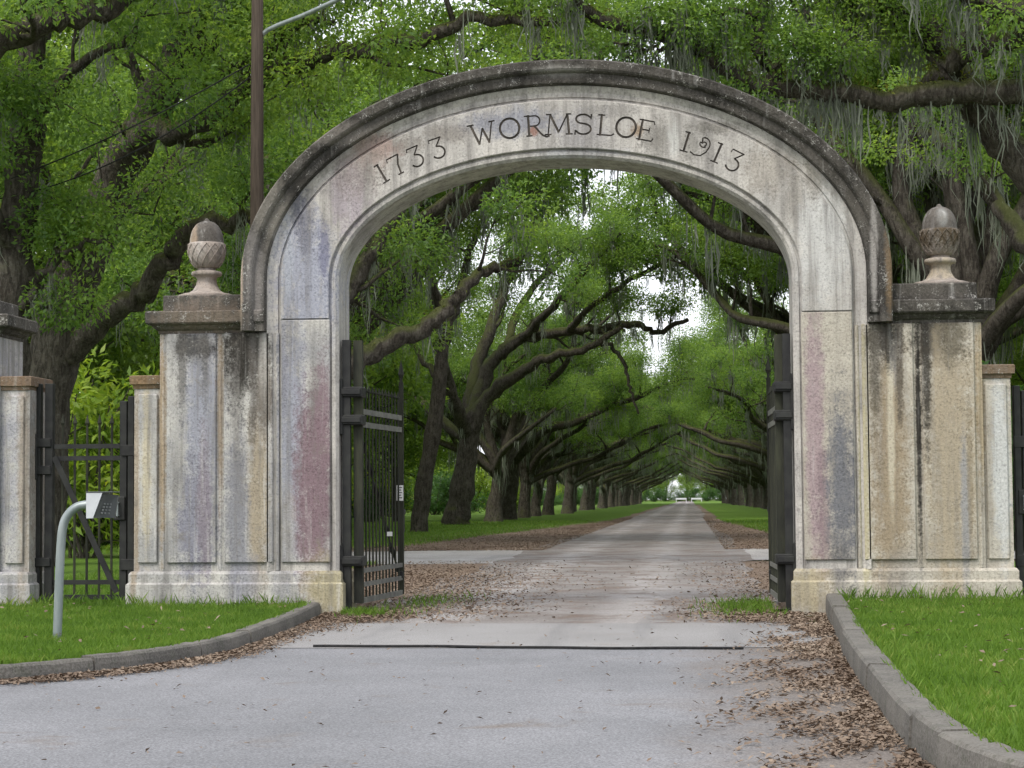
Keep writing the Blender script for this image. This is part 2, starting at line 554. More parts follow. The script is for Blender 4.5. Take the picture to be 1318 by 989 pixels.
def grass_mat(*a):
    m_ = leaf_mat(*a)
    nt_ = m_.node_tree
    ns = [n for n in nt_.nodes if n.type == 'TEX_NOISE'][0]
    ns.inputs['Scale'].default_value = 1.6
    ns.inputs['Detail'].default_value = 5
    return m_


GRASS = grass_mat('grass_blades', [(.05, .10, .016), (.085, .16, .022), (.125, .215, .032), (.26, .28, .085)], (1.6, 1.6, 1.0), .36, .6, .2)
DEADLEAF = leaf_mat('dead_leaves', [(.085, .06, .045), (.155, .112, .082), (.24, .185, .14), (.40, .335, .265)], (.8, .7, .6), .1, .75, .2)


def bark_mat():
    t = NT('oak_bark')
    g = t.pos()
    P = g.outputs['Position']
    n1, n2 = t.noise(P, 3.0, 5, .65), t.noise(P, 22, 4, .7)
    fis = t.noise(t.vscale(P, (13, 13, 3.4)), 1.0, 5, .7, .8)
    crack = t.mapr(fis, .36, .56)
    col = t.mix(t.mapr(n1, .35, .65), (.065, .055, .045), (.12, .107, .09))
    col = t.mix(t.mapr(n2, .5, .75, 0, .6), col, (.20, .195, .175))
    col = t.mix(t.mapr(crack, 0, 1, .75, 0), col, (.022, .018, .015))
    sx = t.n('ShaderNodeSeparateXYZ')
    t.link(g.outputs['Normal'], sx.inputs[0])
    mm = t.mapr(t.math('ADD', sx.outputs[2], t.math('MULTIPLY', n1, 1.3)), .75, 1.35, 0, .8, True)
    col = t.mix(mm, col, t.mix(n2, (.05, .065, .018), (.10, .11, .03)))
    t.principled(col, .95, .12, t.math('ADD', crack, n2), .8, .04)
    return t.m


BARK = bark_mat()

# ------------------------------------------------------------------ ground, drive, lawns, kerbs


def sheet(name, pts, z, mat, kind='structure'):
    me = bpy.data.meshes.new(name)
    me.from_pydata([(p[0], p[1], z if len(p) < 3 else p[2]) for p in pts], [], [tuple(range(len(pts)))])
    me.update()
    return tag(mk(name, me, mat), kind=kind)


def spline(pts, n):
    pts = np.asarray(pts, float)
    if len(pts) == 2:
        pts = np.array([pts[0], (pts[0] + pts[1]) / 2, pts[1]])
    p = np.vstack([2 * pts[0] - pts[1], pts, 2 * pts[-1] - pts[-2]])
    seg = len(pts) - 1
    out = []
    for u in np.linspace(0, seg, n):
        i = min(int(u), seg - 1)
        t = u - i
        a, b, c, d = p[i], p[i + 1], p[i + 2], p[i + 3]
        out.append(.5 * ((2 * b) + (c - a) * t + (2 * a - 5 * b + 4 * c - d) * t * t + (3 * b - a - 3 * c + d) * t ** 3))
    return np.array(out)


rs = np.random.default_rng(11)
tag(MB().add([(-900, -200, -.03), (900, -200, -.03), (900, 1500, -.03), (-900, 1500, -.03)], [(0, 1, 2, 3)]).build('ground', GROUND), kind='structure')

KL = spline([(-2.62, .35), (-2.50, -1.2), (-2.40, -3.0), (-2.35, -5.0), (-2.43, -6.05), (-2.63, -6.85), (-2.98, -7.55), (-3.45, -8.1), (-5.0, -8.95), (-9.0, -10.0), (-16, -11)], 120)
KR = spline([(2.76, .45), (2.68, -.4), (2.55, -3.5), (2.46, -5.6), (2.38, -8.5), (2.33, -11.3), (2.38, -12.5), (2.55, -13.35), (2.95, -14.2), (4.2, -15.2), (9, -16.5)], 120)
sheet('approach_road', [(-60, -40), (60, -40), (60, -4.9), (-60, -4.9)], -.004, ASPH)
sheet('concrete_strip', [(-2.45, -4.9), (2.6, -4.9), (2.75, -1.78), (-2.55, -1.66)], .0, CONC)


def rough_edge(x, y0, y1, n, amp, seed):
    r_ = np.random.default_rng(seed)
    ys = np.linspace(y0, y1, n)
    o = np.convolve(r_.normal(0, amp, n + 8), np.ones(5) / 5, 'same')[4:-4]
    return [(x + o[i], ys[i]) for i in range(n)]


el = [(-2.45, -1.66)] + rough_edge(-2.35, -.5, 17, 40, .18, 1) + rough_edge(-2.5, 18, 30, 12, .3, 2) + rough_edge(-2.35, 31, 640, 160, .22, 3)
er = [(2.5, -1.78)] + rough_edge(2.3, -.5, 17, 40, .18, 4) + rough_edge(2.5, 18, 30, 12, .3, 5) + rough_edge(2.35, 31, 640, 160, .22, 6)
sheet('drive', el + er[::-1], -.006, GRAV)
sheet('cross_track', [(x, 17.5 + .8 * math.sin(x * .3) + rs.normal(0, .15)) for x in np.arange(-9, 60.1, 1.5)] +
      [(x, 26.5 + .9 * math.sin(x * .22 + 1) + rs.normal(0, .2)) for x in np.arange(60, -9.1, -1.5)], -.010, CROSS)
# strips of leafy soil along the drive
for s, sd in ((-1, 21), (1, 22)):
    a = rough_edge(s * 5.4, .9, 17.5, 26, .5, sd)
    b = rough_edge(s * 2.0, .9, 17.5, 26, .1, sd + 5)
    sheet('leafy_verge', a + b[::-1], -.014, LITTERG)
    w = 6.5 if s < 0 else 4.6
    a = [(s * (2.6 + (w - 2.6) * max(0, 1 - (y - 26) / 60.) + .35 + rs.normal(0, .12)), y) for y in np.linspace(26, 330, 120)]
    b = [(s * 2.0, y) for y in np.linspace(26, 330, 120)]
    sheet('leafy_verge', a + b[::-1], -.012, LITTERG)
# mown lawns of the avenue, behind the gateway
for s in (-1, 1):
    near = 31 if s < 0 else 38
    sheet('avenue_lawn', [(s * 2.3, near + 8), (s * 5, near + 1.5), (s * 14, near - 1), (s * 60, near - 2), (s * 60, 900), (s * 2.3, 900)], -.018, LAWN)
sheet('inner_lawn', [(-4.9, 1.0), (-60, 1.0), (-60, 40), (-9.3, 40), (-9.0, 16.9), (-5.2, 16.9)], -.020, LAWN)
sheet('inner_lawn', [(4.9, 1.0), (60, 1.0), (60, 16.9), (5.2, 16.9)], -.020, LAWN)

# raised front lawns behind the kerbs
kl_in = KL + np.array([-.13, -.0])


def offset(path, d):
    t = np.gradient(path, axis=0)
    t /= np.linalg.norm(t, axis=1)[:, None]
    return path + np.stack([-t[:, 1], t[:, 0]], 1) * d


kl_in = offset(KL, -.14)        # lawn lies to the left (west) of a path that runs towards the camera
kr_in = offset(KR, .17)


def lawn_sheet(name, inner, far, z, zwall):
    pts = [(p[0], p[1], z) for p in inner] + far
    me = bpy.data.meshes.new(name)
    me.from_pydata(pts, [], [tuple(range(len(pts)))])
    me.update()
    return tag(mk(name, me, LAWN), kind='structure')


LZ, RZ = .085, .125
lawn_sheet('front_lawn', kl_in, [(-40, -11, LZ), (-40, .95, LZ), (-2.7, .95, LZ)], LZ, 0)
lawn_sheet('front_lawn', kr_in, [(40, -16.5, RZ), (40, .95, RZ), (2.9, .95, RZ)], RZ, 0)


def kerb(name, path, side, w, h, joints, zb=-.1):
    """row of kerb stones along the path; side=-1: stone lies to the right-hand normal"""
    root = tag(empty(name), kind='structure')
    seg = np.r_[0, np.cumsum(np.linalg.norm(np.diff(path, axis=0), axis=1))]
    x = 0.0
    k = 0
    while x < seg[-1] - .2:
        L = joints[k % len(joints)] * rs.uniform(.92, 1.08)
        a, b = x + .011, min(x + L - .011, seg[-1])
        m = max(3, int((b - a) / .16) + 1)
        u = np.linspace(a, b, m)
        c = np.stack([np.interp(u, seg, path[:, 0]), np.interp(u, seg, path[:, 1])], 1)
        dz, dl = rs.normal(0, .006), rs.normal(0, .006)
        prof = [(dl, zb), (dl + .004, h * .5), (dl + .012, h - .018), (dl + .028, h), (w - .015, h), (w, h - .012), (w, zb)]
        vs_, fs_ = [], []
        for off, z in prof:
            q = offset(c, side * off)
            for i in range(m):
                vs_.append((q[i][0], q[i][1], z + (dz if z > 0 else 0) + (rs.normal(0, .0022) if z > 0 else 0)))
        np_ = len(prof)
        for j in range(np_ - 1):
            for i in range(m - 1):
                fs_.append((j * m + i, j * m + i + 1, (j + 1) * m + i + 1, (j + 1) * m + i))
        fs_.append(tuple(j * m for j in range(np_)))
        fs_.append(tuple(j * m + m - 1 for j in range(np_))[::-1])
        MB().add(vs_, fs_).build('kerb_stone', KERBM, root)
        x += L
        k += 1
    return root


kerb('kerb', KL, -1, .15, .125, [1.9, 2.9, 1.35, 1.5, 1.2])
kerb('kerb', KR, 1, .17, .185, [2.9, 3.3, 3.1, 2.9, .75, 1.3])

# ------------------------------------------------------------------ the stone gateway
A0, B0, ZC = 2.41, 1.28, 3.54
TH = .76


def arch_path(n=72, zlow=.45, nlow=1):
    """list of functions s -> (x, z) along the opening, left foot to right foot"""
    out = []
    for i in range(nlow):
        z = zlow + (ZC - zlow) * i / nlow
        out.append(lambda s, z=z: (-(A0 + s), z))
    for i in range(n + 1):
        th = PI - PI * i / n
        out.append(lambda s, th=th: ((A0 + s) * math.cos(th), ZC + (B0 + s) * math.sin(th)))
    for i in range(nlow, 0, -1):
        z = zlow + (ZC - zlow) * (i - 1) / nlow
        out.append(lambda s, z=z: (A0 + s, z))
    return out


def sweep(mb, prof, path):
    vs_, fs_ = [], []
    n = len(prof)
    for fn in path:
        for s, y in prof:
            x, z = fn(s)
            vs_.append((x, y, z))
    for i in range(len(path) - 1):
        for k in range(n):
            k2 = (k + 1) % n
            fs_.append((i * n + k, i * n + k2, (i + 1) * n + k2, (i + 1) * n + k))
    fs_.append(tuple(range(n))[::-1])
    fs_.append(tuple((len(path) - 1) * n + k for k in range(n)))
    return mb.add(vs_, fs_)


gate = tag(empty('gateway_arch', (0, .38, 0)), 'weathered stone gateway arch carved 1733 WORMSLOE 1913 spanning the drive', 'arch')
# core ring with chamfered intrados edge, edge roll and groove
body_prof = [(.0, .04), (.03, .004), (.066, .0), (.07, .022), (.092, .022), (.093, -.002), (.622, -.002), (.624, .03),
             (.648, .03), (.652, .012), (.70, .004), (.755, -.03), (.768, -.03), (.77, 0.02), (.77, TH - .02), (.60, TH), (.09, TH), (.03, TH - .004), (.0, TH - .04)]
sweep(MB(), body_prof, arch_path()).build('arch_ring', STONE_A, gate)
# hood moulding (archivolt): two fasciae, stops on the pier cornice
hood = [(.772, .02), (.772, -.06), (.785, -.095), (.80, -.10), (.885, -.105), (.892, -.135), (.905, -.16), (.925, -.175), (1.005, -.185), (1.02, -.17),
        (1.02, TH + .17), (.925, TH + .175), (.89, TH + .11), (.772, TH + .06)]
sweep(MB(), hood, arch_path(72, 3.012)).build('archivolt', STONE_D, gate)
# the carved band
face_mb = sweep(MB(), [(.096, -.001), (.096, -.022), (.104, -.03), (.606, -.03), (.616, -.022), (.616, -.001)], arch_path(96, 3.145))
face = face_mb.build('inscription_band', STONE_A, gate)
face.data.materials.append(GROOVE)

# carved letters: strokes in a unit box (height 1) as (points, width)
TK, TN = .11, .07


def arc(cx, cy_, rx, ry, a0, a1, n=14):
    return [(cx + rx * math.cos(math.radians(a0 + (a1 - a0) * i / n)), cy_ + ry * math.sin(math.radians(a0 + (a1 - a0) * i / n))) for i in range(n + 1)]


def serif(x, y, w=.26):
    return ([(x - w / 2, y), (x + w / 2, y)], .07)


GL = {
    'W': ([([(-.52, .97), (-.26, .0)], TK), ([(-.26, 0), (.0, .72)], TN), ([(0, .72), (.22, .0)], TK), ([(.22, 0), (.50, .97)], TN), serif(-.54, .97, .3), serif(.50, .97, .26)]),
    'O': ([(arc(0, .5, .46, .47, 0, 360, 26), TK)]),
    'R': ([([(-.28, 0), (-.28, 1)], TK), ([(-.28, .96), (.02, .96)] + arc(.02, .72, .24, .24, 90, -90, 10) + [(-.28, .48)], TN), ([(-.02, .48), (.2, .18), (.36, .0), (.52, -.08), (.66, -.06)], TN + .02), serif(-.28, .02), serif(-.36, .97, .2)]),
    'M': ([([(-.5, 0), (-.40, .97)], TN), ([(-.40, .97), (0, .12)], TK), ([(0, .12), (.42, .97)], TN), ([(.42, .97), (.50, 0)], TK), serif(-.5, .02, .28), serif(.5, .02, .3), serif(-.46, .97, .22), serif(.48, .97, .22)]),
    'S': ([([(.36, .78), (.38, .93)], TN), (arc(0, .74, .34, .22, 25, 240, 14) + arc(.02, .27, .36, .25, 80, -155, 16), TN + .02), ([(-.36, .0), (-.35, .2)], TN), ([(.38, .97), (.37, .8)], .07)]),
    'L': ([([(-.22, 0), (-.22, 1)], TK), ([(-.36, .035), (.3, .035), (.42, .12)], TN), serif(-.22, .97, .3)]),
    'E': ([([(-.25, 0), (-.25, 1)], TK), ([(-.38, .035), (.32, .035), (.38, .16)], TN), ([(-.38, .965), (.30, .965), (.34, .84)], TN), ([(-.25, .52), (.14, .52)], TN), ([(.14, .42), (.14, .62)], .06)]),
    '1': ([([(0, 0), (0, 1)], TK), serif(0, .02, .36), serif(-.06, .97, .24)]),
    '7': ([([(-.34, .80), (-.32, .96), (.30, .96)], TN), ([(.30, .96), (.10, .5), (.04, 0)], TN + .02), serif(.04, .02, .28)]),
    '3': ([([(-.32, .82), (-.30, .96), (.30, .96)], TN), ([(.30, .96), (-.02, .58)], TN), ([(-.02, .58)] + arc(.0, .26, .32, .30, 85, -150, 14), TN + .02)]),
    '9': ([(arc(.10, .66, .10, .10, -60, 160, 8) + arc(.06, .66, .18, .17, 170, 300, 8)[::1] + [(.2, .52)], .07), ([(.0, .66)] + arc(.08, .64, .30, .33, 120, -10, 12) + [(.30, .3), (.1, .06), (-.2, .0), (-.42, .08)], TN)]),
}
TEXT = [('1', 134.6, .0), ('7', 130.2, .0), ('3', 124.8, 0), ('3', 119.0, 0), ('W', 107.6, 0), ('O', 101.5, 0), ('R', 95.9, 0), ('M', 90.6, 0),
        ('S', 85.2, 0), ('L', 80.2, 0), ('O', 75.6, 0), ('E', 71.0, 0), ('1', 61.2, 0), ('9', 57.4, 0), ('1', 53.0, 0), ('3', 48.4, 0)]
cut = MB()
rl = np.random.default_rng(5)
for ch, deg, _ in TEXT:
    th = math.radians(deg)
    big = ch in 'WORMSLE'
    hgt = .225 if big else .215
    s0 = .355 if big else .335
    cx, cz = (A0 + s0) * math.cos(th), ZC + (B0 + s0) * math.sin(th)
    tx, tz = (A0 + s0) * math.sin(th), -(B0 + s0) * math.cos(th)
    L = math.hypot(tx, tz)
    tx, tz = tx / L, tz / L
    nx, nz = -tz, tx
    for si, (pts, w) in enumerate(GL[ch]):
        P = np.array(pts, float)
        closed = np.linalg.norm(P[0] - P[-1]) < 1e-6
        T = np.gradient(P, axis=0)
        if closed:
            T[0] = T[-1] = P[1] - P[-2]
        T /= np.linalg.norm(T, axis=1)[:, None] + 1e-9
        N = np.stack([-T[:, 1], T[:, 0]], 1) * (w / 2)
        if not closed:
            P[0] -= T[0] * .02
            P[-1] += T[-1] * .02
        A, B = P + N, P - N
        y0, y1 = -.07, -.012 - .0004 * si
        vs_, fs_ = [], []
        m = len(P)
        for i in range(m):
            for q, y in ((A[i], y0), (B[i], y0), (B[i], y1), (A[i], y1)):
                u, v = q[0] * hgt, (q[1] - .5) * hgt
                vs_.append((cx + tx * u + nx * v, y, cz + tz * u + nz * v))
        rng_ = range(m - 1)
        for i in rng_:
            j = i + 1
            for k in range(4):
                k2 = (k + 1) % 4
                fs_.append((i * 4 + k, i * 4 + k2, j * 4 + k2, j * 4 + k))
        fs_.append((3, 2, 1, 0))
        fs_.append(tuple((m - 1) * 4 + k for k in range(4)))
        cut.add(vs_, fs_)
cutter = cut.build('letter_cutter', GROOVE)
import bmesh
bm = bmesh.new()
bm.from_mesh(cutter.data)
bmesh.ops.recalc_face_normals(bm, faces=bm.faces)
bm.to_mesh(cutter.data)
bm.free()
bm = bmesh.new()
bm.from_mesh(face.data)
bmesh.ops.recalc_face_normals(bm, faces=bm.faces)
bm.to_mesh(face.data)
bm.free()
md = face.modifiers.new('carve', 'BOOLEAN')
md.object = cutter
md.operation = 'DIFFERENCE'
md.solver = 'EXACT'
md.use_self = True
try:
    md.material_mode = 'TRANSFER'
except Exception:
    pass
bpy.context.view_layer.update()
dg = bpy.context.evaluated_depsgraph_get()
carved = bpy.data.meshes.new_from_object(face.evaluated_get(dg), depsgraph=dg)
face.modifiers.clear()
face.data = carved
bpy.data.objects.remove(cutter, do_unlink=True)


def grid_box(mb, x0, x1, y0, y1, z0, z1, ch=.012):
    return mb.box(x0, x1, y0, y1, z0, z1, ch)


def ring_profile(mb, x0, x1, y0, y1, prof, close_top=True):
    """horizontal moulding: list of (projection, z) around a rectangle"""
    vs_, fs_ = [], []
    for p, z in prof:
        vs_ += [(x0 - p, y0 - p, z), (x1 + p, y0 - p, z), (x1 + p, y1 + p, z), (x0 - p, y1 + p, z)]
    for i in range(len(prof) - 1):
        for k in range(4):
            k2 = (k + 1) % 4
            fs_.append((i * 4 + k, i * 4 + k2, (i + 1) * 4 + k2, (i + 1) * 4 + k))
    fs_.append((3, 2, 1, 0))
    n = len(prof) - 1
    fs_.append(tuple(n * 4 + k for k in range(4)))
    return mb.add(vs_, fs_)


def acorn(root, x, y, z, mats):
    r = MB().lathe([(.30, z), (.305, z + .035), (.26, z + .05), (.2, z + .06), (.15, z + .09), (.115, z + .15), (.105, z + .21), (.12, z + .24),
                    (.16, z + .25), (.168, z + .27), (.16, z + .295), (.10, z + .31), (.1, z + .33)], x, y).build('finial', mats[0], root, True)
    cup = [(.09, z + .33), (.13, z + .345), (.17, z + .40), (.197, z + .47), (.206, z + .54), (.202, z + .595), (.192, z + .61), (.15, z + .612)]
    MB().lathe(cup, x, y, 32).build('acorn_cup', mats[0], r, True)
    nut = [(.19, z + .60)] + [(.186 * math.cos(a) ** .8, z + .61 + .245 * math.sin(a)) for a in np.linspace(0, 1.42, 9)] + [(.03, z + .862), (.012, z + .885)]
    MB().lathe(nut, x, y, 32).build('acorn_nut', mats[1], r, True)
    # raised lattice of the cup scales: two sets of spiral ribs, and the toothed rim
    lat = MB()
    rr = np.array([c[0] for c in cup[1:6]])
    zz = np.array([c[1] for c in cup[1:6]])
    for sgn in (-1, 1):
        for k in range(14):
            u = np.linspace(0, 1, 9)
            R_ = np.interp(u, np.linspace(0, 1, 5), rr) + .004
            Z_ = np.interp(u, np.linspace(0, 1, 5), zz)
            A_ = 2 * PI * k / 14 + sgn * u * .9
            lat.tube(np.stack([x + R_ * np.cos(A_), y + R_ * np.sin(A_), Z_], 1), .0055, 4)
    lat.build('cup_lattice', mats[0], r)
    return r


NUT_D = stone_material('acorn_stone', (.12, .108, .095), (.06, .055, .05), [(-4.06, 4.05, .06, .25, (.30, .23, .17), .8), (4.0, 4.15, .06, .1, (.25, .25, .24), .6)], bstr=.35)
NUT_P = stone_material('acorn_cup_stone', (.34, .295, .26), (.24, .205, .175), [(-3.98, 3.95, .1, .15, (.40, .36, .33), .6), (3.98, 3.95, .3, .14, (.085, .065, .042), .95), (3.98, 3.6, .3, .12, (.36, .31, .23), .8)], bstr=.3)

GAPZ = .5435


def pier_part(sgn, stone):
    """one side of the gateway: pier body, plinth, panels, cornice, attic, slim side pier"""
    X = lambda a: sgn * a
    p = MB().box(X(3.182), X(4.35), .002, TH - .002, .44, 3.02).build('pier', stone, gate)
    # slim lower pier at the outer flank
    MB().box(X(4.352), X(4.645), .06, TH - .06, .44, 2.42).build('side_pier', stone, p)
    x0, x1 = sorted((X(4.353), X(4.66)))
    ring_profile(MB(), x0 + (.05 if sgn < 0 else 0), x1 - (.05 if sgn > 0 else 0), .09, TH - .09,
                 [(.0, 2.405), (.045, 2.42), (.05, 2.455), (.075, 2.465), (.08, 2.55), (.06, 2.56)]).build('side_pier_cap', STONE_D, p)
    # plinth, two courses with weathered top
    for i, (xa, xb, ya) in enumerate(((2.41, 4.65, 0.0),)):
        xa_, xb_ = sorted((X(xa), X(xb)))
        ring_profile(MB(), xa_, xb_, ya, TH, [(.03, .30), (.03, .425), (.012, .45), (.002, .455)]).build('plinth_course', stone, p)
        ring_profile(MB(), xa_, xb_, ya, TH, [(.055, -.25), (.055, .315), (.032, .335), (.02, .336)]).build('plinth_block', stone, p)
    # raised roughcast panels
    for xa, xb, zt in ((2.495, 3.022, 3.13), (3.115, 3.644, 3.0), (3.732, 4.268, 3.0)):
        a, b = sorted((X(xa), X(xb)))
        MB().box(a, b, -.030, .001, GAPZ, zt, .010).build('panel', stone, p)
        MB().box(a + .02, b - .02, TH - .001, TH + .03, GAPZ, zt, .010).build('panel', stone, p)
    a, b = sorted((X(4.385), X(4.60)))
    MB().box(a, b, .03, .061, GAPZ, 2.36, .010).build('panel', stone, p)
    # ledges between panels (shallow half-round ribs)
    for xm in (3.068, 3.688, 4.31):
        MB().tube([(X(xm), .012, .46), (X(xm), .012, 2.99)], .022, 8).build('rib', stone, p)
    # cornice
    c0, c1 = sorted((X(3.19), X(4.35)))
    cor = ring_profile(MB(), c0 + (0.0 if sgn < 0 else .128), c1 - (0.0 if sgn > 0 else .128), 0, TH,
                       [(.012, 3.0), (.015, 3.03), (.045, 3.05), (.075, 3.085), (.115, 3.10), (.128, 3.115), (.13, 3.225), (.115, 3.24)]).build('cornice', STONE_D, p)
    a0, a1 = sorted((X(3.40), X(4.31)))
    MB().box(a0, a1, -.03, TH + .03, 3.238, 3.415, .012).build('attic_block', STONE_D, p)
    acorn(gate, X(3.93 if sgn < 0 else 3.99), .38, 3.413, (NUT_P, NUT_D))
    return p


pier_part(-1, STONE_L)
pier_part(1, STONE_R)


def outer_pier(sgn, stone, label):
    X = lambda a: sgn * a
    r = tag(empty('stone_pier', (X(6.6), .38, 0)), label, 'pier')
    MB().box(X(6.12), X(7.3), .0, TH, .44, 3.02).build('pier_body', stone, r)
    MB().box(X(5.80), X(6.118), .06, TH - .06, .44, 2.42).build('side_pier', stone, r)
    a, b = sorted((X(5.85), X(6.117)))
    ring_profile(MB(), a + (0 if sgn > 0 else 0), b - (.0 if sgn > 0 else .0), .09, TH - .09,
                 [(.0, 2.405), (.045, 2.42), (.05, 2.455), (.075, 2.465), (.08, 2.56), (.06, 2.57)]).build('side_pier_cap', STONE_D, r)
    a, b = sorted((X(5.81), X(7.3)))
    ring_profile(MB(), a, b, 0, TH, [(.03, .30), (.03, .425), (.012, .45), (.002, .455)]).build('plinth_course', stone, r)
    ring_profile(MB(), a, b, 0, TH, [(.055, -.25), (.055, .315), (.032, .335), (.02, .336)]).build('plinth_block', stone, r)
    for xa, xb, y, zt in ((5.86, 6.06, .06, 2.36), (6.17, 6.66, 0, 3.0), (6.75, 7.24, 0, 3.0)):
        a, b = sorted((X(xa), X(xb)))
        MB().box(a, b, y - .03, y + .001, GAPZ, zt, .010).build('panel', stone, r)
    a, b = sorted((X(6.12), X(7.3)))
    ring_profile(MB(), a, b, 0, TH, [(.012, 3.0), (.015, 3.03), (.045, 3.05), (.075, 3.085), (.115, 3.10), (.128, 3.115), (.13, 3.225), (.115, 3.24)]).build('cornice', STONE_D, r)
    MB().box(a + .06, b - .06, -.03, TH + .03, 3.238, 3.415, .012).build('attic_block', STONE_D, r)


outer_pier(-1, STONE_L, 'blue-grey stone pier beyond the small side gate with the keypad post in front')
outer_pier(1, STONE_R, 'stone pier beyond the side gate next to the ochre stained pier')

# ------------------------------------------------------------------ iron gates


def spear(mb, p, h=.16, r=.016):
    p = np.array(p, float)
    mb.tube([p, p + [0, 0, h * .25], p + [0, 0, h * .4], p + [0, 0, h]], [r * .7, r * .8, r * 1.5, .002], 6)


def drive_leaf(hx, fx, jamb, label, sign):
    """big gate leaf swung open; hinge at y=.2, free end at y=2.2"""
    y0, y1 = .26, 2.25
    r = tag(empty('gate_leaf', (hx, y0, 0)), label, 'gate', 'open leaves of the drive gate')
    P = lambda u, z: np.array([hx + (fx - hx) * u, y0 + (y1 - y0) * u, z])
    MB().obox(P(0, .10), P(0, 2.92), .095, .095, (1, 0, 0)).build('hinge_stile', IRON_G, r)
    far = MB().obox(P(1, .10), P(1, 2.58), .05, .05, (1, 0, 0))
    spear(far, P(1, 2.56), .28, .026)
    fs = far.build('free_stile', IRON_G, r)
    for z, h, m in ((2.16, .06, IRON_R), (2.02, .06, IRON_R), (.44, .05, IRON_R), (.29, .05, IRON_R), (.12, .06, IRON_R)):
        MB().obox(P(.024, z), P(.987, z), .03, h).build('rail', m, r)
    for k in range(12):
        u = .08 + .84 * k / 11
        b = MB().tube([P(u, .11), P(u, 2.36)], .011, 6)
        spear(b, P(u, 2.34), .12, .014)
        b.build('bar', IRON_G, r)
    # twisted diagonal brace
    a, b = P(.05, 1.98), P(.97, .36)
    n = 40
    mb = MB()
    vs_, fs_ = [], []
    dirv = (b - a) / np.linalg.norm(b - a)
    s1 = np.array([dirv[1], -dirv[0], 0])
    s1 /= np.linalg.norm(s1)
    s2 = np.cross(dirv, s1)
    for i in range(n + 1):
        p = a + (b - a) * i / n - s1 * .03 * sign
        an = i * .55
        for q in range(4):
            w = (.028, .009)[q % 2]
            t_ = an + q * PI / 2
            vs_.append(p + w * (s1 * math.cos(t_) + s2 * math.sin(t_)))
    for i in range(n):
        for q in range(4):
            q2 = (q + 1) % 4
            fs_.append((i * 4 + q, i * 4 + q2, i * 4 + 4 + q2, i * 4 + 4 + q))
    mb.add(vs_, fs_).build('brace', IRON, r)
    # hanging post on the jamb and its hinge straps
    px = jamb
    MB().obox((px, .16, -.1), (px, .16, 2.92), .085, .085, (1, 0, 0)).build('hanging_post', IRON, r)
    for z in (2.36, 2.06, .55):
        hb = MB().box(min(px, hx) - .07, max(px, hx) + .07, .09, .34, z - .055, z + .055, .012).build('hinge_strap', IRON, r)
        MB().box(min(px, hx) - .05, max(px, hx) + .05, .07, .092, z - .03, z + .03, .006).build('hinge_bolt', IRON, hb)
    MB().box(px - (.075 if px < 0 else -.035), px + (-.035 if px < 0 else .075), .08, .26, 1.9, 2.5, .01).build('wall_plate', IRON, r)
    MB().box(px - (.075 if px < 0 else -.035), px + (-.035 if px < 0 else .075), .08, .26, .35, .72, .01).build('wall_plate', IRON, r)
    # latch on the free stile
    q = P(1, 1.06)
    lt = MB().box(q[0] - .03, q[0] + .03, q[1] - .01, q[1] + .14, q[2] - .03, q[2] + .03, .008).build('latch', IRON, r)
    MB().obox(q + [0, .12, -.03], q + [0, .12, -.24], .035, .035, (1, 0, 0)).build('latch_bar', IRON, lt)
    q = P(.96, .33)
    MB().box(q[0] - .03, q[0] + .03, q[1], q[1] + .09, q[2] - .04, q[2] + .04, .008).build('drop_bolt', IRON, r)
    return r, P


lr, LP = drive_leaf(-2.235, -2.055, -2.345, 'dark iron gate leaf with twisted brace and small white notice, standing open', 1)
n0 = LP(.955, 1.28) + np.array([.005, -.03, 0])
nt = MB().box(n0[0] - .04, n0[0] + .04, n0[1] - .004, n0[1] + .004, n0[2] - .09, n0[2] + .09, .001).build('notice', PAPER, lr)
for k in range(5):
    z = n0[2] + .065 - .03 * k
    MB().box(n0[0] - .028, n0[0] + .028 - .012 * (k % 2), n0[1] - .0065, n0[1] - .0045, z - .005, z + .005).build('notice_line', INK, nt)
n0 = LP(.62, .82)
MB().box(n0[0] + .0, n0[0] + .07, n0[1] - .012, n0[1] - .004, .79, .84, .002).build('tag_plate', PAPER, lr)
drive_leaf(2.27, 2.235, 2.345, 'dark iron gate leaf seen along its edge beside the pink stained pier', -1)


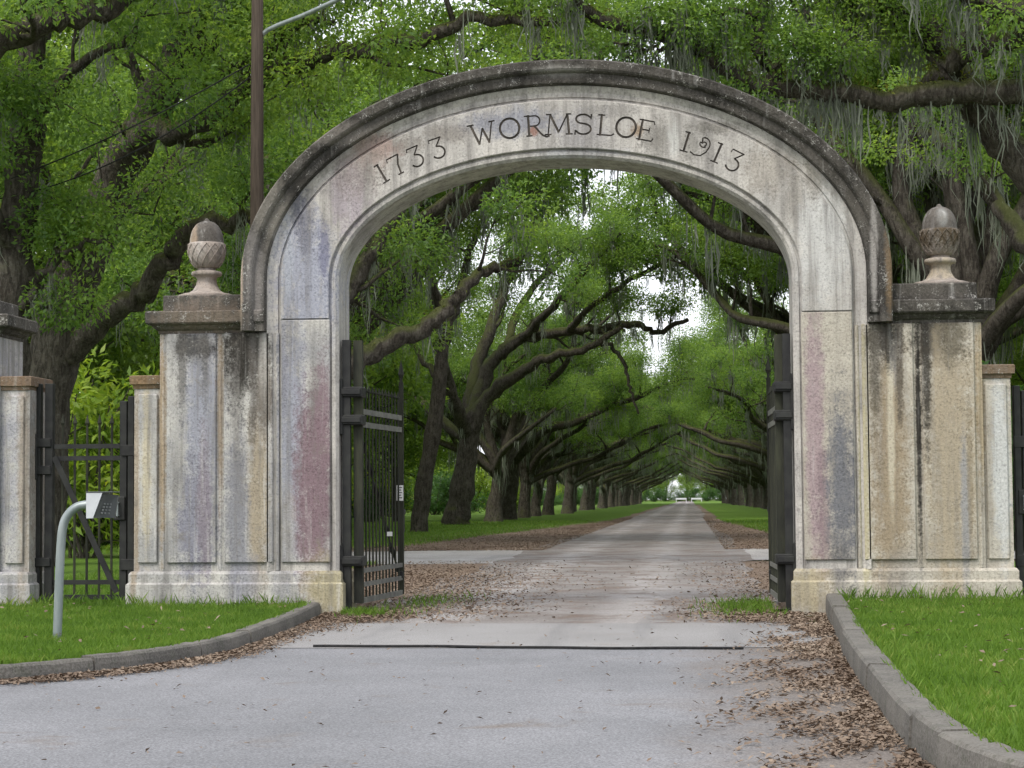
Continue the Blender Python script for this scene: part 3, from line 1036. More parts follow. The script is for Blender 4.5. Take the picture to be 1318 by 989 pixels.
def side_gate(sgn, label):
    y = .32
    xa, xb = sgn * 5.66, sgn * 4.83              # hanging stile, latch stile
    r = tag(empty('side_gate', (sgn * 5.25, y, 0)), label, 'gate')
    MB().box(xa - .045, xa + .045, y - .045, y + .045, .10, 2.5, .006).build('hinge_stile', IRON, r)
    MB().box(xb - .04, xb + .04, y - .04, y + .04, .10, 2.3, .006).build('latch_stile', IRON, r)
    MB().box(sgn * 4.74 - .035, sgn * 4.74 + .035, y - .06, y + .06, -.1, 2.35, .006).build('latch_post', IRON, r)
    MB().box(sgn * 5.775 - .022, sgn * 5.775 + .022, y - .05, y + .05, -.1, 2.5, .006).build('hanging_post', IRON, r)
    lo, hi = sorted((xa + sgn * -.046, xb + sgn * .041))
    for z in (1.81, 1.68, .33, .17):
        MB().box(lo, hi, y - .016, y + .016, z - .025, z + .025).build('rail', IRON, r)
    for k in range(5):
        x = lo + (hi - lo) * (k + .7) / 5.4
        b = MB().tube([(x, y, .19), (x, y, 2.02)], .014, 6)
        spear(b, (x, y, 2.0), .16, .017)
        b.build('bar', IRON_G, r)
    mb = MB()
    mb.obox((xa - sgn * .06, y - .03, 1.7), (xb + sgn * .07, y - .03, .22), .02, .062)
    mb.build('brace', IRON, r)
    for z in (1.85, 1.55, .55):
        MB().box(min(xa, sgn * 5.80) - .035, max(xa, sgn * 5.80) + .03, y - .07, y + .07, z - .05, z + .05, .01).build('hinge_strap', IRON, r)
    MB().box(sgn * 5.80 - .02, sgn * 5.80 + .02, y - .08, y + .08, 1.45, 1.95, .006).build('wall_plate', IRON, r)
    for z in (1.76, .52):
        MB().box(min(xb, sgn * 4.72) - .02, max(xb, sgn * 4.72) + .03, y - .065, y - .046, z - .06, z + .06, .005).build('keeper', IRON, r)
    lb = MB().box(xb - sgn * .0 - .10, xb - .0 + .03, y - .07, y + .05, 1.0, 1.26, .01).build('lock_box', IRON, r)
    MB().tube([(xb - .04, y - .07, 1.19), (xb - .04, y - .12, 1.19), (xb - .04, y - .12, 1.05), (xb - .04, y - .07, 1.05)], .012, 6).build('handle', GALV, lb)
    return r


side_gate(-1, 'small dark iron side gate with diagonal brace behind the keypad post')
side_gate(1, 'dark iron side gate beside the ochre stained pier of the arch')

# ------------------------------------------------------------------ keypad on a gooseneck post
kp = tag(empty('keypad_post', (-3.81, -5.19, LZ)), 'grey gooseneck steel post with intercom keypad on the grass beside the drive', 'keypad')
pth = [(-3.815, -5.19, .02), (-3.80, -5.19, .5), (-3.785, -5.19, .86), (-3.765, -5.19, 1.02), (-3.72, -5.185, 1.11), (-3.65, -5.18, 1.165), (-3.57, -5.175, 1.18), (-3.53, -5.17, 1.18)]
MB().tube(spline(pth, 26), .036, 14).build('post', GALV, kp, True)
MB().box(-3.89, -3.74, -5.265, -5.115, LZ - .02, LZ + .012, .004).build('base_plate', GALV, kp)
# housing: pale hood with slanted front, keypad face turned towards the drive
hx0, hy0, hz0 = -3.55, -5.17, 1.07
hs = MB()
prof = [(-.0, .0), (.055, .0), (.135, .21), (.0, .21)]              # x (towards drive), z
vs_ = [(hx0 + a, hy0 + dy, hz0 + b) for dy in (-.11, .11) for a, b in prof]
hs.add(vs_, [(0, 1, 2, 3), (7, 6, 5, 4), (0, 4, 5, 1), (1, 5, 6, 2), (2, 6, 7, 3), (3, 7, 4, 0)])
hs = hs.build('housing', PLAST, kp)
vs_ = [(hx0 + .062, hy0 - .098, hz0 + .004), (hx0 + .19, hy0 + .06, hz0 + .0), (hx0 + .215, hy0 + .06, hz0 + .185), (hx0 + .138, hy0 - .098, hz0 + .198)]
vs2 = [(p[0] - .03, p[1] + .12, p[2]) for p in vs_]
kf = MB().add(vs_ + vs2, [(0, 1, 2, 3), (7, 6, 5, 4), (0, 4, 5, 1), (1, 5, 6, 2), (2, 6, 7, 3), (3, 7, 4, 0)]).build('keypad_panel', PLAST_D, kp)
a0_, a1_, a2_, a3_ = [np.array(p) for p in vs_]
nn = np.cross(a1_ - a0_, a3_ - a0_)
nn /= np.linalg.norm(nn)
if nn[1] > 0:
    nn = -nn
for i in range(4):
    for j in range(3):
        u, v = .30 + .17 * j, .20 + .13 * i
        c = (a0_ * (1 - u) + a1_ * u) * (1 - v) + (a3_ * (1 - u) + a2_ * u) * v
        MB().box(c[0] - .008, c[0] + .008, c[1] - .006 + nn[1] * .005, c[1] + .006 + nn[1] * .005, c[2] - .007, c[2] + .007, .002).build('key', KEYS, kf)
c = (a0_ + a1_ + a2_ * 3 + a3_ * 3) / 8
# sun hood above the keys
MB().box(hx0 - .004, hx0 + .22, hy0 - .115, hy0 + .10, hz0 + .206, hz0 + .216, .003).build('hood', PLAST_D, kp)

# ------------------------------------------------------------------ black strip across the road
us = np.linspace(0, 1, 60)
cpath = np.stack([-1.78 + 3.5 * us, -4.84 - .28 * us + .05 * np.sin(us * 7) + .02 * np.sin(us * 23 + 1), np.full(60, .010)], 1)
tag(MB().tube(cpath, .011, 8).build('black_cable', RUBBER), 'thin black cable lying across the road in front of the arch', 'cable')

# ------------------------------------------------------------------ utility pole with arm and wires
b0 = at(330, 640, 9.0)
pole = tag(empty('utility_pole', (b0[0], 9.0, 0)), 'tall brown wooden utility pole rising behind the arch shoulder', 'pole')
MB().tube([(b0[0], 9, -.2), (b0[0] + .01, 9, 6), (b0[0] + .02, 9, 10.5)], [.125, .105, .085], 12).build('post', WOODP, pole, True)
p1, p2, p3 = at(340, 42, 9.0), at(395, 18, 8.6), at(460, -12, 8.0)
arm = MB().tube(spline([(p1[0] - .05, 9.0, p1[2] - .3), p1, p2, p3], 14), .035, 8).build('lamp_arm', GALV, pole, True)


def wire(a, b, sag, label):
    u = np.linspace(0, 1, 24)
    P = np.outer(1 - u, a) + np.outer(u, b)
    P[:, 2] -= sag * 4 * u * (1 - u)
    tag(MB().tube(P, .012, 5).build('wire', RUBBER), label, 'wire')


wire(at(15, 230, 11.0), at(321, 83, 9.0), .1, 'thin wire slanting from the leaning tree up to the wooden pole')
wire(at(-60, 262, 13.0), at(321, 100, 9.05), .45, 'sagging thin wire hanging below the other wire from the pole')

# ------------------------------------------------------------------ trees


class Tree:
    def __init__(self, seed, leaf=(.2, .09), clump_r=(.65, 1.05), clump_n=150, moss_rate=.5, fern_rate=0.0, flat=.6):
        self.r = np.random.default_rng(seed)
        self.rm = np.random.default_rng(seed + 5000)
        self.zmin = -9
        self.floor = -9
        self.wood = MB()
        self.cl, self.mo, self.fe = [], [], []
        self.leaf, self.cr, self.cn, self.mrate, self.frate, self.flat = leaf, clump_r, clump_n, moss_rate, fern_rate, flat

    def unit(self):
        v = self.r.normal(size=3)
        return v / np.linalg.norm(v)

    def tube(self, path, r0, r1, sides):
        n = len(path)
        rad = r0 + (r1 - r0) * np.linspace(0, 1, n) ** .85
        rad = rad * (1 + .06 * self.r.normal(size=n))
        self.wood.tube(path, np.maximum(rad, .008), sides)

    def grow(self, p, d, L, bend, wig, up):
        n = max(4, int(L / .7))
        st = L / n
        P = [np.array(p, float)]
        d = np.array(d, float)
        for i in range(n):
            d = d + self.r.normal(size=3) * wig + np.array([0, 0, up + bend * i / n])
            d /= np.linalg.norm(d)
            if P[-1][2] < self.floor and d[2] < .12:
                d[2] = .12 + .3 * self.r.random()
                d /= np.linalg.norm(d)
            P.append(P[-1] + d * st)
        return np.array(P)

    def hang(self, path, k, lmax=1.3):
        for _ in range(k):
            i = self.rm.integers(0, len(path))
            self.mo.append((path[i], self.rm.uniform(.3, 1) * lmax))

    def clump(self, c, k=1.0):
        self.cl.append((c, self.r.uniform(*self.cr) * k))

    def side(self, path, r0, r1, Ls, lo=.25, step=1.1, lvl=2, upb=.35, leafy=True):
        """secondary and tertiary branches along a limb"""
        n = len(path)
        seg = np.r_[0, np.cumsum(np.linalg.norm(np.diff(path, axis=0), axis=1))]
        x = seg[-1] * lo
        while x < seg[-1]:
            u = x / seg[-1]
            p = np.array([np.interp(x, seg, path[:, k]) for k in range(3)])
            if p[2] < self.zmin:
                x += step
                continue
            i = min(int(u * (n - 1)), n - 2)
            t = path[i + 1] - path[i]
            t /= np.linalg.norm(t) + 1e-9
            q = self.unit()
            q -= t * q.dot(t)
            q /= np.linalg.norm(q) + 1e-9
            d = t * self.r.uniform(.3, .8) + q + np.array([0, 0, upb])
            d /= np.linalg.norm(d)
            L = Ls * self.r.uniform(.6, 1.15) * (1 - .35 * u)
            rr = (r0 + (r1 - r0) * u) * self.r.uniform(.35, .55)
            b = self.grow(p, d, L, -.05, .22, .05)
            self.tube(b, max(rr, .02), .012, 5 if lvl == 2 else 4)
            if self.rm.random() < self.mrate:
                self.hang(b, 1 if lvl > 2 else 2)
            if lvl == 2:
                self.side(b, rr, .012, Ls * .5, .3, .75, 3, upb, leafy)
                if leafy:
                    self.clump(b[-1], 1.1)
            elif leafy:
                self.clump(b[-1])
                if self.r.random() < .45:
                    self.clump(b[len(b) // 2], .75)
            x += step * self.r.uniform(.6, 1.4)
        if leafy:
            self.clump(path[-1])

    def leaves_mesh(self, name, clumps=None, leaf=None, cn=None, flat=None):
        clumps = self.cl if clumps is None else clumps
        L0, W0 = leaf or self.leaf
        cn = cn or self.cn
        r = self.r
        C = np.array([c for c, _ in clumps])
        R = np.array([q for _, q in clumps])
        cnt = np.maximum(6, (cn * (R / np.mean(self.cr)) ** 2).astype(int))
        idx = np.repeat(np.arange(len(C)), cnt)
        N = len(idx)
        d = r.normal(size=(N, 3))
        d /= np.linalg.norm(d, axis=1)[:, None]
        rad = r.random(N) ** .36
        off = d * rad[:, None] * R[idx][:, None]
        off[:, 2] *= flat or self.flat
        pos = C[idx] + off
        ax = d * .9 + r.normal(size=(N, 3)) * .6
        ax[:, 2] -= .1
        ax /= np.linalg.norm(ax, axis=1)[:, None]
        nr = r.normal(size=(N, 3)) * .42 + d * .65 + np.array([0, 0, .6])
        sd = np.cross(ax, nr)
        sd /= np.linalg.norm(sd, axis=1)[:, None] + 1e-9
        nn_ = np.cross(sd, ax)
        sc = r.uniform(.65, 1.25, N)[:, None]
        L, W = L0 * sc, W0 * sc
        v = np.empty((N, 4, 3))
        v[:, 0] = pos
        v[:, 1] = pos + ax * L * .45 + sd * W * .5 + nn_ * W * .18
        v[:, 2] = pos + ax * L - nn_ * L * .12
        v[:, 3] = pos + ax * L * .45 - sd * W * .5 + nn_ * W * .18
        return quads_mesh(name, v.reshape(-1, 3))

    def moss_mesh(self, name, per=17, w=.024, spread=.2):
        r = self.rm
        out = []
        for p, L in self.mo:
            k = r.integers(per // 2, per + 3)
            for _ in range(k):
                a = r.uniform(0, 2 * PI)
                o = np.array([math.cos(a), math.sin(a), 0]) * r.random() * spread * (.5 + L * .5)
                b = p + o + np.array([0, 0, r.uniform(-.35, .12) * L])
                l = L * r.uniform(.35, 1.0)
                a = r.uniform(0, PI)
                s = np.array([math.cos(a), math.sin(a), 0]) * w * r.uniform(.5, 1.3)
                sg = 3
                pts = [b + np.array([r.normal() * .025 * j, r.normal() * .025 * j, -l * j / sg]) for j in range(sg + 1)]
                ws = (.25, 1.0, .65, .06)
                for j in range(sg):
                    out += [pts[j] - s * ws[j], pts[j] + s * ws[j], pts[j + 1] + s * ws[j + 1], pts[j + 1] - s * ws[j + 1]]
        return quads_mesh(name, np.array(out))


def trunk_path(t, h, r, lean=(0, 0), flare=1.4, sides=12):
    z = np.array([-.3, 0, .35, 1.0, h * .5, h * .8, h])
    P = np.stack([lean[0] * (z / h) ** 1.3 * np.sign(np.maximum(z, 0)) if False else lean[0] * np.maximum(z, 0) / h, lean[1] * np.maximum(z, 0) / h, z], 1)
    P[3:, :2] += t.r.normal(0, .06, (4, 2))
    rad = np.array([r * flare * 1.15, r * flare, r * 1.22, r * 1.05, r * .97, r, r * 1.1])
    t.wood.tube(P, rad, sides)
    return P[-1]


def avenue_oak(seed, lift=0.0):
    """live oak; local +x points to the drive"""
    t = Tree(seed, (.135, .068), (.5, 1.25), 240, .75)
    r = t.r
    t.zmin, t.floor = 4.6 + lift, 7.0 + lift
    h = r.uniform(3.0, 4.2) + lift * .45
    top = trunk_path(t, h, r.uniform(.38, .48), (r.uniform(-.1, .5), r.normal() * .3))
    prim = []
    for a, e, L in ((-35, 52, 12.5), (8, 46, 14), (40, 56, 12.5), (0, 62, 13), (110, 48, 8.5), (-110, 50, 8.5), (180, 45, 8), (150, 62, 8.5), (20, 75, 9.5), (-80, 72, 9.5), (-160, 76, 9)):
        prim.append((math.radians(a + r.normal() * 12), math.radians(e + r.normal() * 5), L * r.uniform(.85, 1.12)))
    if lift:
        prim += [(math.radians(25 + r.normal() * 12), math.radians(58), 13.0), (math.radians(-25 + r.normal() * 12), math.radians(66), 12.0)]
    for a, e, L in prim:
        d = np.array([math.cos(a) * math.cos(e), math.sin(a) * math.cos(e), math.sin(e)])
        bend = -.13 if e < 1.05 else -.04
        st = top + np.array([math.cos(a), math.sin(a), 0]) * .15 - np.array([0, 0, r.uniform(.1, .9)])
        p = t.grow(st, d, L, bend, .19, .01 + lift * .012)
        p = spline(p[::2] if len(p) % 2 else np.vstack([p[::2], p[-1]]), len(p) + 6)
        r0 = r.uniform(.23, .36)
        t.tube(p, r0, .06, 8)
        t.hang(p, 7, 1.9)
        t.side(p, r0, .05, 3.4, .30, 1.15, 2, .5)
    t.cl = [(c, q) for c, q in t.cl if c[2] > 5.6 + lift * 1.1 + r.normal() * .6]
    return t


def forest_tree(seed, H, R):
    t = Tree(seed, (.26, .13), (.9, 1.5), 130, .25)
    r = t.r
    P = t.grow((0, 0, -.2), (r.normal() * .06, r.normal() * .06, 1), H * .92, 0, .03, .08)
    t.tube(P, r.uniform(.28, .4), .06, 8)
    n = len(P)
    for i in range(int(n * .18), n):
        u = i / n
        for _ in range(2):
            a = r.uniform(0, 2 * PI)
            e = math.radians(r.uniform(5, 45) + 25 * u)
            L = R * (1 - .62 * abs(u - .45) / .55) * r.uniform(.65, 1.1)
            p = t.grow(P[i], (math.cos(a) * math.cos(e), math.sin(a) * math.cos(e), math.sin(e)), L, -.05, .14, .03)
            t.tube(p, .10 * (1.2 - u), .02, 5)
            t.side(p, .06, .02, 1.9, .3, 1.0, 3)
    return t


def place_tree(name, meshes, loc, rz, sc, label, group, mirror=False):
    r = tag(empty(name, loc, rz), label, 'tree', group)
    r.scale = (sc, -sc if mirror else sc, sc)
    for nm, me in meshes:
        o = bpy.data.objects.new(nm, me)
        COL.objects.link(o)
        o.parent = r
    return r


def tree_meshes(t, leafmat, moss=True, per=17):
    me = bpy.data.meshes.new('trunk')
    me.from_pydata(t.wood.v, [], t.wood.f)
    me.materials.append(BARK)
    me.polygons.foreach_set('use_smooth', np.ones(len(me.polygons), bool))
    me.update()
    out = [('trunk', me)]
    lm = t.leaves_mesh('crown')
    lm.materials.append(leafmat)
    out.append(('crown', lm))
    if moss and t.mo:
        mm = t.moss_mesh('hanging_moss', per)
        mm.materials.append(MOSS)
        out.append(('hanging_moss', mm))
    return out


OAKS = [tree_meshes(avenue_oak(s), LEAF) for s in (101, 202, 303)]
HIGH = [tree_meshes(avenue_oak(s, 2.6), LEAF) for s in (606, 707)]          # high-crowned oaks near the gateway
WOODS = [tree_meshes(forest_tree(s, h, r_), LEAF_F, False) for s, h, r_ in ((501, 19, 5.5), (502, 22, 6.0), (503, 16, 5.0))]

rt_ = np.random.default_rng(77)
LBL = 'moss-draped live oak standing in one of the rows lining the drive'
GRP = 'live oaks of the avenue'
left = [(-9.2, 32), (-8.9, 55), (-10.0, 76), (-9.2, 87), (-9.5, 99), (-9.4, 109), (-9.5, 120)]
y = 131.0
while y < 420:
    if y < 415:
        left.append((-9.5 + rt_.normal() * .35, y))
    y += rt_.uniform(10, 13)
right = [(9.3, 36)]
y = 50.0
while y < 420:
    if y < 415:
        right.append((9.4 + rt_.normal() * .35, y))
    y += rt_.uniform(10.5, 13.5)
LBL_L = 'moss-draped live oak in the row behind the gate leaf with the white notice'
LBL_R = 'moss-draped live oak in the row behind the edge-on gate leaf'
for i, (x, y) in enumerate(left):
    if i in (1, 2):
        continue                                    # the slender and the big forked oak below stand here
    lb, gp = LBL_L, 'live oaks of the notice side row'
    if i == 0:
        lb, gp = 'live oak on the grass between the mossy oak and the slender oak', None
    place_tree('live_oak', HIGH[0] if i == 0 else OAKS[(i * 2 + 1) % 3], (x, y, 0), rt_.normal() * .25, rt_.uniform(.93, 1.1) * (.88 if 100 < y < 225 else 1), lb, gp, i % 3 == 1)
for i, (x, y) in enumerate(right):
    if 85 < y < 106:
        continue                                    # a break in this row lets the light in
    place_tree('live_oak', HIGH[(i + 1) % 2] if y < 85 else OAKS[(i * 2 + 2) % 3], (x, y, 0), PI + rt_.normal() * .25, rt_.uniform(.93, 1.1) * (1.0 if 106 < y < 225 else 1.14 if y < 85 else 1), LBL_R, 'live oaks of the edge-on leaf row', i % 3 == 2)

# woodland on both sides and closing the far end
FL, FG = 'tall leafy woodland tree behind the oak row nearer the leaf %s', 'woodland trees on the %s leaf side'
spots = []
for sgn in (-1, 1):
    for y in np.arange(44, 260, 13):
        for k, x in enumerate((17, 25, 34)):
            if y > 125 and k < 2:
                continue
            spots.append((sgn * (x + rt_.uniform(-2.5, 2.5)), y + rt_.uniform(-5, 5)))
for x in np.arange(-46, -14, 7.5):
    spots.append((x + rt_.uniform(-2, 2), 34 + rt_.uniform(-3, 3)))
for x in np.arange(15, 40, 7.5):
    spots.append((x + rt_.uniform(-2, 2), 33 + rt_.uniform(-3, 3)))
for i, (x, y) in enumerate(spots):
    place_tree('woodland_tree', WOODS[i % 3], (x, y, 0), rt_.uniform(0, 6.28), rt_.uniform(.85, 1.15),
               FL % ('with the white notice' if x < 0 else 'seen edge-on'), FG % ('notice' if x < 0 else 'edge-on'))
for i, x in enumerate(np.arange(-60, 61, 8.5)):
    place_tree('woodland_tree', WOODS[i % 3], (x + rt_.uniform(-2, 2), 660 + rt_.uniform(-10, 40), 0), rt_.uniform(0, 6.28), rt_.uniform(.9, 1.2),
               'distant tree closing the view at the far end of the drive', 'trees at the far end of the drive')

for i, x in enumerate(np.arange(-70, 71, 7.0)):
    place_tree('woodland_tree', WOODS[(i + 1) % 3], (x + rt_.uniform(-2, 2), 720 + rt_.uniform(-10, 40), -2.5), rt_.uniform(0, 6.28), rt_.uniform(.9, 1.2),
               'distant tree closing the view at the far end of the drive', 'trees at the far end of the drive')

for i in range(22):
    sg = -1 if i % 2 else 1
    place_tree('woodland_tree', WOODS[i % 3], (sg * (12.5 + rt_.uniform(0, 9)), 435 + 9.0 * i + rt_.uniform(-3, 3), 0), rt_.uniform(0, 6.28), rt_.uniform(.6, .95),
               'sunlit leafy tree standing past the end of the oak rows', 'trees past the end of the oak rows')

# ---- big trees near the gateway, limbs surveyed one by one


def limb_px(t, pts, r0, r1, sides=10, n=None, jit=.05):
    P = np.array([at(px, py, Y) for px, py, Y in pts])
    S = spline(P, n or max(10, len(pts) * 5))
    S[1:-1] += t.r.normal(0, jit, S[1:-1].shape)
    t.tube(S, r0, r1, sides)
    return S


def hero(name, loc, t, label, leafmat, group=None, fern=True):
    root = tag(empty(name, loc), label, 'tree', group)
    me = bpy.data.meshes.new('trunk')
    me.from_pydata(t.wood.v, [], t.wood.f)
    me.update()
    mk('trunk', me, BARK, root, True)
    mk('crown', t.leaves_mesh('crown'), leafmat, root)
    if t.mo:
        mk('hanging_moss', t.moss_mesh('hanging_moss', 16, .016, .15), MOSS, root)
    if t.fe:
        fm = t.leaves_mesh('limb_ferns', t.fe, (.10, .035), 26, .7)
        mk('limb_ferns', fm, FERN, root)
    return root


def ferns(t, path, r0, r1, k):
    n = len(path)
    for _ in range(k):
        u = t.r.random()
        p = np.array([np.interp(u * (n - 1), np.arange(n), path[:, a]) for a in range(3)])
        t.fe.append((p + np.array([t.r.normal() * .04, t.r.normal() * .04, (r0 + (r1 - r0) * u) * .9]), t.r.uniform(.1, .2)))


# leaning oak behind the small gate
tA = Tree(900, (.105, .05), (.4, 1.0), 250, .35)
trA = limb_px(tA, [(38, 745, 17), (45, 640, 17), (56, 520, 17), (88, 380, 17), (130, 275, 17), (172, 190, 16.6), (212, 110, 16.2), (240, 40, 15.8), (262, -40, 15.4), (275, -140, 15)], .66, .22, 14, 40, .02)
A1 = limb_px(tA, [(70, 470, 17), (140, 410, 16.6), (190, 370, 16), (222, 318, 15.4), (258, 290, 15), (300, 287, 14.6), (345, 276, 14.2), (400, 250, 13.6)], .26, .10)
A2 = limb_px(tA, [(150, 235, 16.8), (185, 168, 16.2), (232, 170, 15.6), (275, 148, 15.2), (312, 112, 14.8), (400, 78, 14), (470, 62, 13.4), (540, 50, 13), (620, 22, 12.6), (700, 28, 12.2), (790, 24, 11.8)], .25, .07)
A3 = limb_px(tA, [(215, 105, 16.2), (250, 60, 16.6), (262, 10, 17), (280, -60, 17.4)], .2, .1)
A4 = limb_px(tA, [(240, 120, 15.8), (290, 95, 15), (340, 70, 14.6), (380, 35, 14.2), (430, 30, 13.6)], .12, .05)
A5 = limb_px(tA, [(100, 340, 17), (60, 250, 15), (30, 190, 13.5), (-20, 150, 12.5)], .2, .07)
A6 = limb_px(tA, [(30, 268, 14.6), (60, 258, 14.4), (100, 225, 14.4), (135, 180, 14.8), (160, 160, 15.4)], .05, .03, 6)
A7 = limb_px(tA, [(262, -30, 15.4), (350, -60, 14), (480, -40, 13), (600, -50, 12.5)], .2, .06)
A8 = limb_px(tA, [(255, -10, 15.6), (180, -60, 14.5), (90, -90, 13.5)], .18, .06)
A9 = limb_px(tA, [(130, 275, 17), (180, 250, 19), (240, 200, 21), (300, 150, 22)], .2, .06)
for P_, a, b, L in ((A2, .25, .07, 2.6), (A3, .2, .1, 2.6), (A4, .12, .05, 2.0), (A5, .2, .07, 2.8), (A7, .2, .06, 3.0), (A8, .18, .06, 3.2), (A9, .2, .06, 2.8), (trA[22:], .35, .22, 2.6)):
    tA.side(P_, a, b, L, .15, .95)
    tA.hang(P_, 6, .9)
tA.side(A1, .26, .1, 1.6, .75, 1.2)
ferns(tA, A2, .25, .07, 150)
ferns(tA, A1, .26, .1, 40)
ferns(tA, A4, .12, .05, 40)
hero('leaning_oak', (at(38, 700, 17)[0], 17, 0), tA, 'big dark leaning oak trunk behind the small side gate, limbs reaching over the arch', LEAF)

# dark trunk at the far left with a heavy limb across the corner
tB = Tree(901, (.105, .05), (.4, 1.0), 260, .3)
trB = limb_px(tB, [(2, 760, 12), (6, 600, 12), (10, 450, 12), (22, 320, 12), (30, 200, 12), (38, 90, 11.8), (48, -30, 11.4), (50, -120, 11)], .42, .2, 12, 34, .02)
B1 = limb_px(tB, [(-160, 130, 9), (-60, 75, 9), (20, 45, 9), (90, 22, 9.2), (160, -2, 9.6), (240, -40, 10)], .3, .12)
B2 = limb_px(tB, [(30, 210, 12), (70, 120, 11.5), (120, 70, 11.2), (180, 40, 11)], .16, .05)
B3 = limb_px(tB, [(22, 330, 12), (-30, 240, 11), (-80, 180, 10)], .16, .05)
B4 = limb_px(tB, [(10, 430, 12), (45, 370, 11.6), (80, 330, 11.4), (130, 310, 11.3)], .12, .04)
for P_, a, b, L in ((B1, .3, .12, 2.0), (B2, .16, .05, 2.0), (B3, .16, .05, 2.2), (B4, .12, .04, 1.3), (trB[20:], .3, .2, 2.4)):
    tB.side(P_, a, b, L, .15, .9)
    tB.hang(P_, 3, .8)
hero('dark_oak', (at(2, 700, 12)[0], 12, 0), tB, 'dark upright oak trunk beside the stone pier with a heavy limb overhead', LEAF)

# spreading oak on the right, its trunk beyond the side gate
tC = Tree(902, (.088, .042), (.35, .85), 220, .9)
trC = limb_px(tC, [(1450, 760, 13), (1440, 620, 13), (1425, 480, 13), (1408, 380, 13), (1380, 290, 13), (1345, 240, 13), (1310, 205, 13), (1280, 172, 13), (1250, 132, 13)], .55, .24, 14, 36, .02)
C1 = limb_px(tC, [(1500, 150, 12.2), (1400, 122, 12.2), (1318, 119, 12.2), (1240, 118, 12.2), (1185, 124, 12.2), (1140, 130, 12.1), (1095, 120, 12), (1040, 116, 12), (985, 110, 11.8), (945, 96, 11.7), (905, 68, 11.6), (850, 44, 11.4), (795, 30, 11.2), (750, 10, 11), (735, -20, 10.8)], .25, .09, 12, 60, .02)
C2 = limb_px(tC, [(1250, 132, 13), (1235, 95, 13), (1215, 55, 13.2), (1190, 15, 13.4), (1175, -40, 13.6)], .2, .12)
C3 = limb_px(tC, [(1195, 118, 12.4), (1225, 82, 12.2), (1265, 62, 12), (1310, 45, 11.8), (1380, 0, 11.4)], .19, .14)
C4 = limb_px(tC, [(1225, 82, 12.9), (1175, 28, 12.6), (1130, 5, 12.2), (1080, -20, 12)], .15, .08)
C5 = limb_px(tC, [(992, 112, 11.8), (993, 90, 11.8), (976, 60, 11.8), (975, 30, 11.9), (985, -10, 12), (990, -60, 12.2)], .11, .06, 8)
C6 = limb_px(tC, [(975, 20, 11.9), (930, 15, 11.6), (895, 22, 11.4), (860, 10, 11.2)], .05, .03, 6)
C7 = limb_px(tC, [(1082, 112, 12), (1084, 60, 12.1), (1092, 20, 12.2), (1090, -40, 12.4)], .05, .03, 6)
C8 = limb_px(tC, [(1084, 62, 12.1), (1060, 40, 12), (1035, 20, 11.8), (1010, -10, 11.6)], .035, .02, 6)
C9 = limb_px(tC, [(1084, 62, 12.1), (1110, 35, 12.2), (1140, 12, 12.4)], .035, .02, 6)
C10 = limb_px(tC, [(1440, 560, 13.5), (1400, 430, 15), (1350, 350, 16), (1310, 300, 17), (1270, 240, 18), (1220, 190, 19), (1190, 170, 20)], .26, .12)
C11 = limb_px(tC, [(1380, 20, 11.4), (1290, 12, 11), (1220, -15, 10.6), (1120, -40, 10.4)], .25, .12)
C12 = limb_px(tC, [(905, 68, 11.6), (880, 64, 11.4), (840, 60, 11.2), (790, 55, 11)], .05, .025, 6)
for P_, a, b, L, lo in ((C2, .2, .12, 2.2, .4), (C3, .19, .14, 1.8, .2), (C4, .15, .08, 1.9, .2), (C5, .11, .06, 1.3, .4), (C7, .05, .03, 1.0, .2), (C8, .035, .02, .9, .2), (C9, .035, .02, 1.0, .2), (C10, .26, .12, 2.2, .55), (C11, .25, .12, 1.8, .1), (C12, .05, .025, .8, .3), (C6, .05, .03, .9, .3)):
    tC.side(P_, a, b, L, lo, .95)
    tC.hang(P_, 8, 1.2)
tC.side(C1[26:], .18, .09, .9, .1, 1.3, 2, .5)
tC.hang(C1, 46, 1.25)
tC.hang(C10, 20, 1.3)
ferns(tC, C1, .25, .09, 150)
ferns(tC, C3, .19, .14, 40)
ferns(tC, trC[20:], .3, .24, 40)
hero('spreading_oak', (at(1450, 720, 13)[0], 13, 0), tC, 'spreading oak with ferny moss-hung limbs crossing above the pier with the dark cornice', LEAF)

# mossy limb oak seen through the opening, on the near left of the avenue
tD = Tree(903, (.125, .06), (.45, 1.05), 230, .8)
base = at(372, 690, 24)
trD = limb_px(tD, [(372, 745, 24), (374, 640, 24), (380, 560, 24), (400, 500, 24)], .5, .42, 12, 14, .02)
for pts, a, b, L in (([(400, 505, 24), (450, 470, 24), (505, 440, 24.3), (560, 412, 24.6), (590, 380, 25), (620, 352, 25.4), (670, 338, 26)], .3, .1, 2.4),
                     ([(400, 510, 24), (420, 420, 24.5), (470, 340, 25), (520, 260, 26), (560, 190, 27)], .3, .1, 3.2),
                     ([(395, 505, 24), (370, 400, 24), (350, 300, 24), (345, 200, 24)], .3, .1, 3.2),
                     ([(395, 505, 24), (330, 430, 24), (270, 380, 25), (215, 350, 26)], .26, .08, 2.8),
                     ([(400, 500, 24), (440, 400, 28), (500, 330, 32), (570, 280, 35)], .26, .08, 3.0)):
    P_ = limb_px(tD, pts, a, b)
    tD.side(P_, a, b, L, .35 if b > .1 or L > 2.5 else .8, 1.0)
    tD.hang(P_, 9, 1.1)
    ferns(tD, P_, a, b, 50)
hero('mossy_oak', (base[0], 24, 0), tD, 'oak behind the blue-grey pier with a yellow mossy limb reaching into the opening', LEAF)

